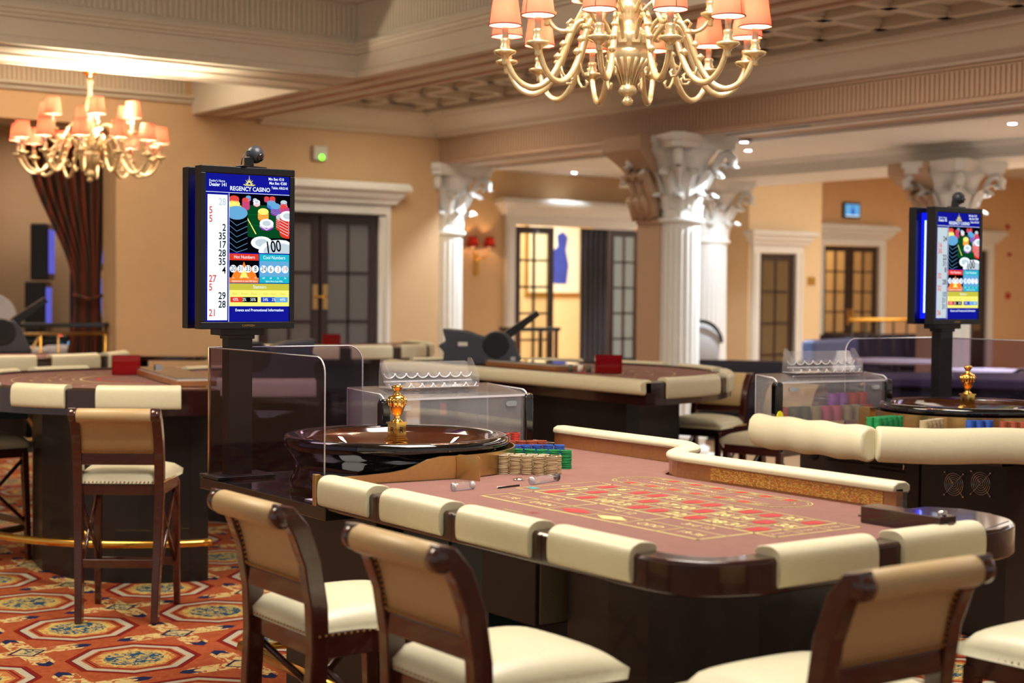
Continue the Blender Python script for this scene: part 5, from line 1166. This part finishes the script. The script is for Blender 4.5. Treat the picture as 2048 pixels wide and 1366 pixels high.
# ------------------------------------------------------------------ left opening: curtain, railing, machines
m = MB(); v = []; f = []; NI, NJ = 90, 26
for j in range(NJ + 1):
    z = 3.12 - 3.1 * j / NJ; t = j / NJ; pinch = .5 + .5 * math.cos(min(1, abs(z - 1.5) / 1.7) * PI); pinch = pinch ** 1.3
    xl = 4.78 + (5.27 - 4.78) * (pinch if z > 1.5 else (.55 + .45 * pinch)); xr = 5.66 - .12 * pinch
    for i in range(NI + 1):
        u = i / NI; am = .045 * (1 - .55 * pinch); x = xl + (xr - xl) * u; y = 14.86 + am * math.sin(u * 2 * PI * 9 + .8 * math.sin(t * 5)) ; v.append((x, y, z))
for j in range(NJ):
    for i in range(NI): a = j * (NI + 1) + i; f.append((a, a + 1, a + NI + 2, a + NI + 1))
m.add(v, f, 'curtain_stripe', True); cu = m.build('curtain', solid=.006); tag(cu, 'dark brown striped curtain tied back in the left opening', 'curtain')
m = MB(); m.tube([(5.24, 14.80, 1.5), (5.40, 14.77, 1.46), (5.56, 14.80, 1.5), (5.62, 14.86, 1.56)], .02, 'curtain_stripe', 6); m.build('tie_back', cu)
rl = thing('railing', 'brass railing with black handrail across the left opening', 'railing', (3.2, 14.5, 0))
m = MB(); m.box(0, 2.28, -.04, .04, 1.19, 1.235, 'black_lacquer'); m.build('handrail', rl, bevel=.008)
m = MB()
for z in (1.13, .12): m.tube([(0, 0, z), (2.28, 0, z)], .016, 'brass_dull', 8)
for x in (.02, .82, 1.62, 2.26): m.tube([(x, 0, 0), (x, 0, 1.19)], .013, 'brass', 8); m.tube([(x + .17, 0, .12), (x + .17, 0, 1.13)], .013, 'brass_dull', 8)
for x in (.2, 1.0): m.tube([(x, 0, 1.12), (x + .31, 0, .62), (x + .62, 0, 1.12)], .014, 'brass_dull', 8); m.tube([(x, 0, .13), (x + .31, 0, .62), (x + .62, 0, .13)], .014, 'brass_dull', 8); m.lathe([(0, -.03), (.03, 0), (0, .03)], 'brass', 12, mtx=T(x + .31, 0, .62))
m.build('lattice', rl)
m = MB(); m.box(0, 2.28, -.06, .06, 0.0, .06, 'black_base'); m.build('kerb', rl)
def slot(label, loc, rz):
    o = thing('slot_machine', label, 'slot machine', loc, rz, 'slot machines beyond the curtain')
    m = MB(); m.box(-.28, .28, -.2, .3, 0, .75, 'black_plastic'); m.box(-.26, .26, .02, .3, .75, 1.45, 'black_plastic'); m.box(-.28, .28, -.02, .22, 1.47, 2.15, 'black_plastic'); m.build('cabinet', o, bevel=.02)
    m = MB(); m.box(-.22, .22, .012, .02, .95, 1.38, 'slot_screen'); m.build('lower_screen', o)
    m = MB(); m.box(-.23, .23, -.028, -.02, 1.55, 2.08, 'slot_screen'); m.build('upper_screen', o)
    m = MB(); m.box(-.27, .27, -.28, .02, .74, .80, 'black_plastic'); m.build('button_deck', o, bevel=.01)
    m = MB(); m.box(-.2, .2, -.288, -.28, .5, .72, 'slot_cyan'); m.build('lower_light', o)
    m = MB()
    for k in range(4): m.lathe([(0, .80), (.03, .80), (.025, .815), (0, .818)], 'slot_red' if k < 2 else 'slot_green', 10, c=(-.16 + k * .1, -.15))
    m.build('buttons', o); return o
slot('slot machine with bluish screens just left of the curtain', (5.74, 16.95, .30), R(62)).scale = (.8, .8, .92)
slot('slot machine mostly behind the curtain', (6.3, 16.9, .30), R(62))
m = MB(); m.box(3.3, 8.0, 16.0, 17.25, 0, .30, 'brown_base'); tag(m.build('platform'), 'low platform carrying the slot machines beyond the curtain', 'platform')
def simple_chair(label, loc, rz, seatm, frame, h=.92, group=None):
    o = thing('armchair', label, 'armchair', loc, rz, group)
    m = MB(); m.box(-.24, .24, -.24, .24, .40, .48, seatm); m.build('seat', o, bevel=.025, seg=3)
    m = MB(); m.prism([(x, z) for x, z in arcpts(.25, 0, 180, 14, (0, h - .25))] + [(-.22, .5), (.22, .5)], -.03, .03, seatm, mtx=T(0, -.26, 0) @ RX(PI / 2 + .1)); m.build('backrest', o, bevel=.015)
    for x in (-.22, .22):
        for y in (-.24, .22): m = MB(); m.box(x - .02, x + .02, y - .02, y + .02, 0, .4, frame); m.build('leg', o)
        m = MB(); m.tube([(x * 1.08, -.26, .68), (x * 1.15, -.05, .66), (x * 1.15, .2, .64), (x * 1.05, .22, .42)], .018, frame, 8); m.build('armrest', o)
    return o
simple_chair('pale rounded chair at the left edge beyond the railing', (4.95, 16.3, .30), R(170), 'white_cloth', 'black_metal', 1.2)
for i, (x, y) in enumerate(((4.98, 15.35), (5.42, 15.6))):
    o = thing('stool', 'pale round stool behind the railing, under the curtain' , 'stool', (x, y, 0), 0, 'pale round stools behind the railing')
    m = MB(); m.lathe([(.0, .86), (.17, .86), (.2, .89), (.2, .94), (.17, .97), (0, .98)], 'white_cloth', 20); m.build('seat', o)
    m = MB(); m.cyl((0, 0), .035, 0.03, .86, 'black_metal'); m.cyl((0, 0), .2, 0, .03, 'black_metal'); m.build('pedestal', o)

# ------------------------------------------------------------------ small wall items
m = MB(); m.box(7.61, 7.77, 14.24, 14.30, 2.93, 3.08, 'white_plastic'); o = m.build('motion_detector', bevel=.01); tag(o, 'small white wall box with green light above the tan wall door', 'wall sensor')
m = MB(); m.lathe([(0, 0), (.028, 0), (.02, .012), (0, .016)], 'led_green', 14, mtx=T(7.70, 14.24, 2.96) @ RX(PI / 2)); m.build('indicator_light', o)
o = thing('wall_sconce', 'twin wall lamp with small red shades between the corner column and glass doors', 'wall lamp', (11.24, 16.5, 2.02))
m = MB(); m.prism(rrect(.07, .3, .03), 0, .02, 'gilt', mtx=T(-.05, 0, -.1) @ RX(PI / 2)); m.tube([(-.18, -.1, .1), (-.16, -.12, -.0), (-.05, -.03, -.04), (.06, -.12, .0), (.08, -.1, .1)], .009, 'brass', 6); m.build('bracket', o)
for x in (-.18, .08):
    m = MB(); m.lathe([(.085, .13), (.05, .26)], 'shade_red', 20); m.f = [f for f in m.f if len(f) == 4]; m.m = m.m[:len(m.f)]; m.sm = m.sm[:len(m.f)]; m.build('lamp_shade', o, (x, -.12, 0))
    m = MB(); m.cyl((0, 0), .012, .08, .17, 'candle', 10); m.lathe([(0, .17), (.012, .18), (0, .21)], 'bulb', 8); m.build('candle', o, (x, -.12, 0))
    d = bpy.data.lights.new('sconce_light', 'POINT'); d.energy = 1.6; d.color = (1, .6, .25); d.shadow_soft_size = .015
    l = bpy.data.objects.new('sconce_light', d); C.objects.link(l); l.location = (11.24 + x, 16.36, 2.21)
m = MB(); m.box(19.18, 19.58, 17.45, 17.5, 2.84, 3.1, 'black_plastic'); o = m.build('exit_sign', bevel=.01); tag(o, 'small lit exit sign above the right double door', 'exit sign')
m = MB(); m.box(19.21, 19.55, 17.444, 17.45, 2.87, 3.07, 's_lblue'); m.box(19.36, 19.41, 17.44, 17.444, 2.9, 3.0, 's_blue2'); m.box(19.345, 19.425, 17.44, 17.444, 2.94, 2.97, 's_blue2'); m.lathe([(0, 0), (.02, 0), (.02, .003)], 's_blue2', 10, mtx=T(19.385, 17.444, 3.025) @ RX(PI / 2)); m.box(19.22, 19.54, 17.44, 17.444, 2.872, 2.888, 's_white'); m.build('sign_face', o)
m = MB(); m.box(16.82, 16.97, 15.985, 16.0, 1.71, 1.83, 'gilt'); tag(m.build('wall_plaque', bevel=.004), 'small brass plaque on the pale wall right of the small glass door', 'plaque')
for x, z, r in ((23.55, 2.83, .045), (23.62, 2.33, .035), (23.6, 1.58, .06)):
    m = MB(); m.lathe([(0, 0), (r, 0), (r, .03), (r * .7, .05), (0, .055)], 'red_button', 14, mtx=T(x, 17.5, z) @ RX(PI / 2)); q = m.build('alarm_button')
    tag(q, {2.83: 'highest of the three red alarm buttons on the orange wall, far right', 2.33: 'middle one of the three red alarm buttons, far right', 1.58: 'lowest of the three red alarm buttons, far right'}[z], 'alarm button', 'red alarm buttons at the far right')

# ------------------------------------------------------------------ lounge beyond the columns
def sofa(label, loc, rz, L, D=.8, sh=.42, bh=.8, m1='navy', m2='blue_grey', name='sofa'):
    o = thing(name, label, 'sofa', loc, rz, 'dark blue lounge sofas')
    m = MB(); m.box(-L / 2, L / 2, -D / 2, D / 2, 0, sh - .1, m1); m.build('base', o, bevel=.03)
    m = MB(); m.box(-L / 2 + .1, L / 2 - .1, -D / 2, D / 2 - .2, sh - .1, sh + .04, m2); m.build('seat_cushion', o, bevel=.04, seg=3)
    m = MB(); m.box(-L / 2, L / 2, D / 2 - .2, D / 2, .1, bh, m1); m.build('backrest', o, bevel=.05, seg=3)
    for s in (-1, 1): m = MB(); m.box(s * L / 2 - .09, s * L / 2 + .09, -D / 2, D / 2, .1, sh + .2, m1); m.build('armrest', o, bevel=.04, seg=3)
    return o
sofa('long navy bench sofa with brown top edge in front of the small glass door', (11.55, 12.35, 0), R(128), 2.6, .8, .5, .86)
sofa('small blue grey sofa before the small glass door', (15.2, 14.4, 0), R(200), 1.5, .8, .45, .98, 'blue_grey', 'navy')
sofa('high navy sofa left of the right display', (14.6, 12.2, 0), R(215), 1.5, .9, .5, 1.25, 'black_velvet', 'navy')
sofa('low navy sofa behind the right display pole', (13.6, 8.35, 0), R(230), 1.9, .8, .45, .95, 'navy', 'navy')
def round_table(label, loc, r, h, top, skirt=None):
    o = thing('round_table', label, 'round table', loc, 0, 'low round lounge tables')
    m = MB(); m.lathe([(0, h - .03), (r, h - .03), (r + .01, h - .015), (r, h), (0, h)], top, 32); m.build('tabletop', o)
    m = MB(); m.cyl((0, 0), .04, .02, h - .03, 'black_metal'); m.cyl((0, 0), r * .55, 0, .02, 'black_metal'); m.build('pedestal', o); return o
round_table('round white-topped table just left of the right display pole', (12.05, 10.25, 0), .42, .93, 'white_cloth')
round_table('round white-topped table right of the right display pole', (12.35, 9.35, 0), .4, .86, 'white_cloth')
o = thing('counter', 'long covered table with purple grey top behind the right chip bank', 'counter', (0, 0, 0))
m = MB(); m.prism([(8.45, 7.9), (8.2, 7.4), (9.1, 6.3), (10.9, 5.6), (11.3, 6.4)], .93, 1.0, 'purple_cloth'); m.build('top', o, bevel=.02)
m = MB(); m.prism([(8.5, 7.8), (8.3, 7.4), (9.15, 6.4), (10.8, 5.75), (11.1, 6.35)], 0, .93, 'navy'); m.build('front', o)
def tent(label, loc, s, rz, mt='paper'):
    m = MB(); m.add([(-s, -s * .5, 0), (s, -s * .5, 0), (s, s * .5, 0), (-s, s * .5, 0), (0, 0, s * 1.9)], [(0, 1, 4), (1, 2, 4), (2, 3, 4), (3, 0, 4), (3, 2, 1, 0)], mt); q = m.build('table_sign', loc=loc); q.rotation_euler.z = rz; tag(q, label, 'table sign', 'small tent signs on the lounge tables')
tent('white pointed table sign on the purple grey counter', (8.95, 7.12, 1.0), .045, .6)
o = thing('armchair', 'black framed armchair with pale seat at the right edge behind smoked glass', 'armchair', (11.75, 8.35, 0), R(40), 'black framed lounge armchairs')
m = MB(); m.box(-.27, .27, -.25, .25, .62, .70, 'white_cloth'); m.build('seat', o, bevel=.03, seg=3)
for s in (-1, 1):
    m = MB(); m.tube([(s * .27, -.27, 0), (s * .27, -.26, .6), (s * .27, -.3, 1.0), (s * .25, -.38, 1.28)], .024, 'black_lacquer', 8); m.build('leg', o)
    m = MB(); m.tube([(s * .27, .25, 0), (s * .27, .25, .66)], .022, 'black_lacquer', 8); m.build('leg', o)
    m = MB(); m.tube([(s * .27, -.28, .95), (s * .3, -.1, .9), (s * .31, .15, .9), (s * .29, .25, .84), (s * .28, .25, .66)], .02, 'black_lacquer', 8); m.build('armrest', o)
m = MB(); m.box(-.23, .23, -.35, -.32, .78, 1.26, 'white_cloth', RX(0)); m.build('backrest', o, bevel=.02)
o = simple_chair('dark arched-back chair between the two middle columns', (12.35, 13.45, .0), R(140), 'white_cloth', 'black_lacquer', 1.22)
m = MB(); m.tube([(x, -.27, z) for x, z in arcpts(.26, 0, 180, 14, (0, .98))], .025, 'black_lacquer', 8); m.build('back_frame', o)
o = thing('railing', 'brass-topped railing in front of the right double door', 'railing', (17.3, 15.6, 0))
m = MB(); m.tube([(0, 0, 1.2), (2.9, 0, 1.2)], .03, 'brass', 8); m.tube([(0, 0, .2), (2.9, 0, .2)], .02, 'black_metal', 8); m.build('handrail', o)
m = MB()
for k in range(10): m.tube([(.05 + k * .31, 0, 0), (.05 + k * .31, 0, 1.2)], .018, 'black_metal', 6)
m.build('balusters', o)
m = MB(); m.box(.3, 2.8, .35, .9, 0, .95, 'navy'); q = m.build('cabinet', loc=(17.3, 15.6, 0)); tag(q, 'dark low cabinet behind the brass-topped railing', 'cabinet')
o = thing('side_table', 'small dark side table by the open glass doors', 'side table', (10.9, 14.9, 0))
m = MB(); m.box(-.32, .32, -.2, .2, 1.10, 1.15, 'black_lacquer'); m.build('top', o, bevel=.008)
for x in (-.28, .28):
    for y in (-.16, .16): m = MB(); m.box(x - .018, x + .018, y - .018, y + .018, 0, 1.1, 'mahogany'); m.build('leg', o)

# ------------------------------------------------------------------ lights and world
def point(x, y, z, e, col=(1, .78, .5), r=.15):
    d = bpy.data.lights.new('p', 'POINT'); d.energy = e; d.color = col; d.shadow_soft_size = r
    o = bpy.data.objects.new('room_light', d); C.objects.link(o); o.location = (x, y, z); return o
def area(x, y, z, e, sx, sy, col=(1, .85, .65), rot=(0, 0, 0)):
    d = bpy.data.lights.new('a', 'AREA'); d.energy = e; d.color = col; d.shape = 'RECTANGLE'; d.size = sx; d.size_y = sy
    o = bpy.data.objects.new('added_area_light', d); C.objects.link(o); o.location = (x, y, z); o.rotation_euler = rot; return o  # unseen area lights added to brighten the bays and back rooms
area(3.0, 3.6, 4.3, 120, 1.6, 2.4, (1, .93, .84))
area(1.0, 7.5, 4.3, 100, 2, 2, (1, .86, .66))
area(4.6, 13.1, 3.9, 22, 2.5, 1, (1, .84, .62))
area(8.1, 12.6, 3.45, 16, .8, 1.5, (1, .86, .66))
area(8.1, 6.0, 3.45, 30, .8, 6, (1, .85, .68))
area(11.5, 4.0, 3.15, 60, 1.5, 6, (.86, .93, 1))
area(18.5, 10.0, 3.6, 300, 6, 8, (1, .88, .74))
area(13, 18.1, 3.1, 130, 3, 2, (1, .93, .76))
area(19.5, 18.3, 3.1, 32, 2, 1, (1, .72, .4))
point(16.2, 17.0, 2.6, 8, (1, .7, .4))
area(6, 16.2, 3.3, 20, 4, 1.5, (1, .75, .6))
w = bpy.data.worlds.new('world'); bpy.context.scene.world = w; w.use_nodes = True
w.node_tree.nodes['Background'].inputs[0].default_value = (1, .93, .84, 1); w.node_tree.nodes['Background'].inputs[1].default_value = .24
sc = bpy.context.scene
sc.view_settings.view_transform = 'Standard'; sc.view_settings.look = 'None'; sc.view_settings.gamma = 1; sc.view_settings.exposure = .9
cy = sc.cycles
cy.max_bounces = 7; cy.diffuse_bounces = 3; cy.glossy_bounces = 3; cy.transmission_bounces = 3; cy.transparent_max_bounces = 20; cy.caustics_reflective = False; cy.caustics_refractive = False
cy.sample_clamp_indirect = 6
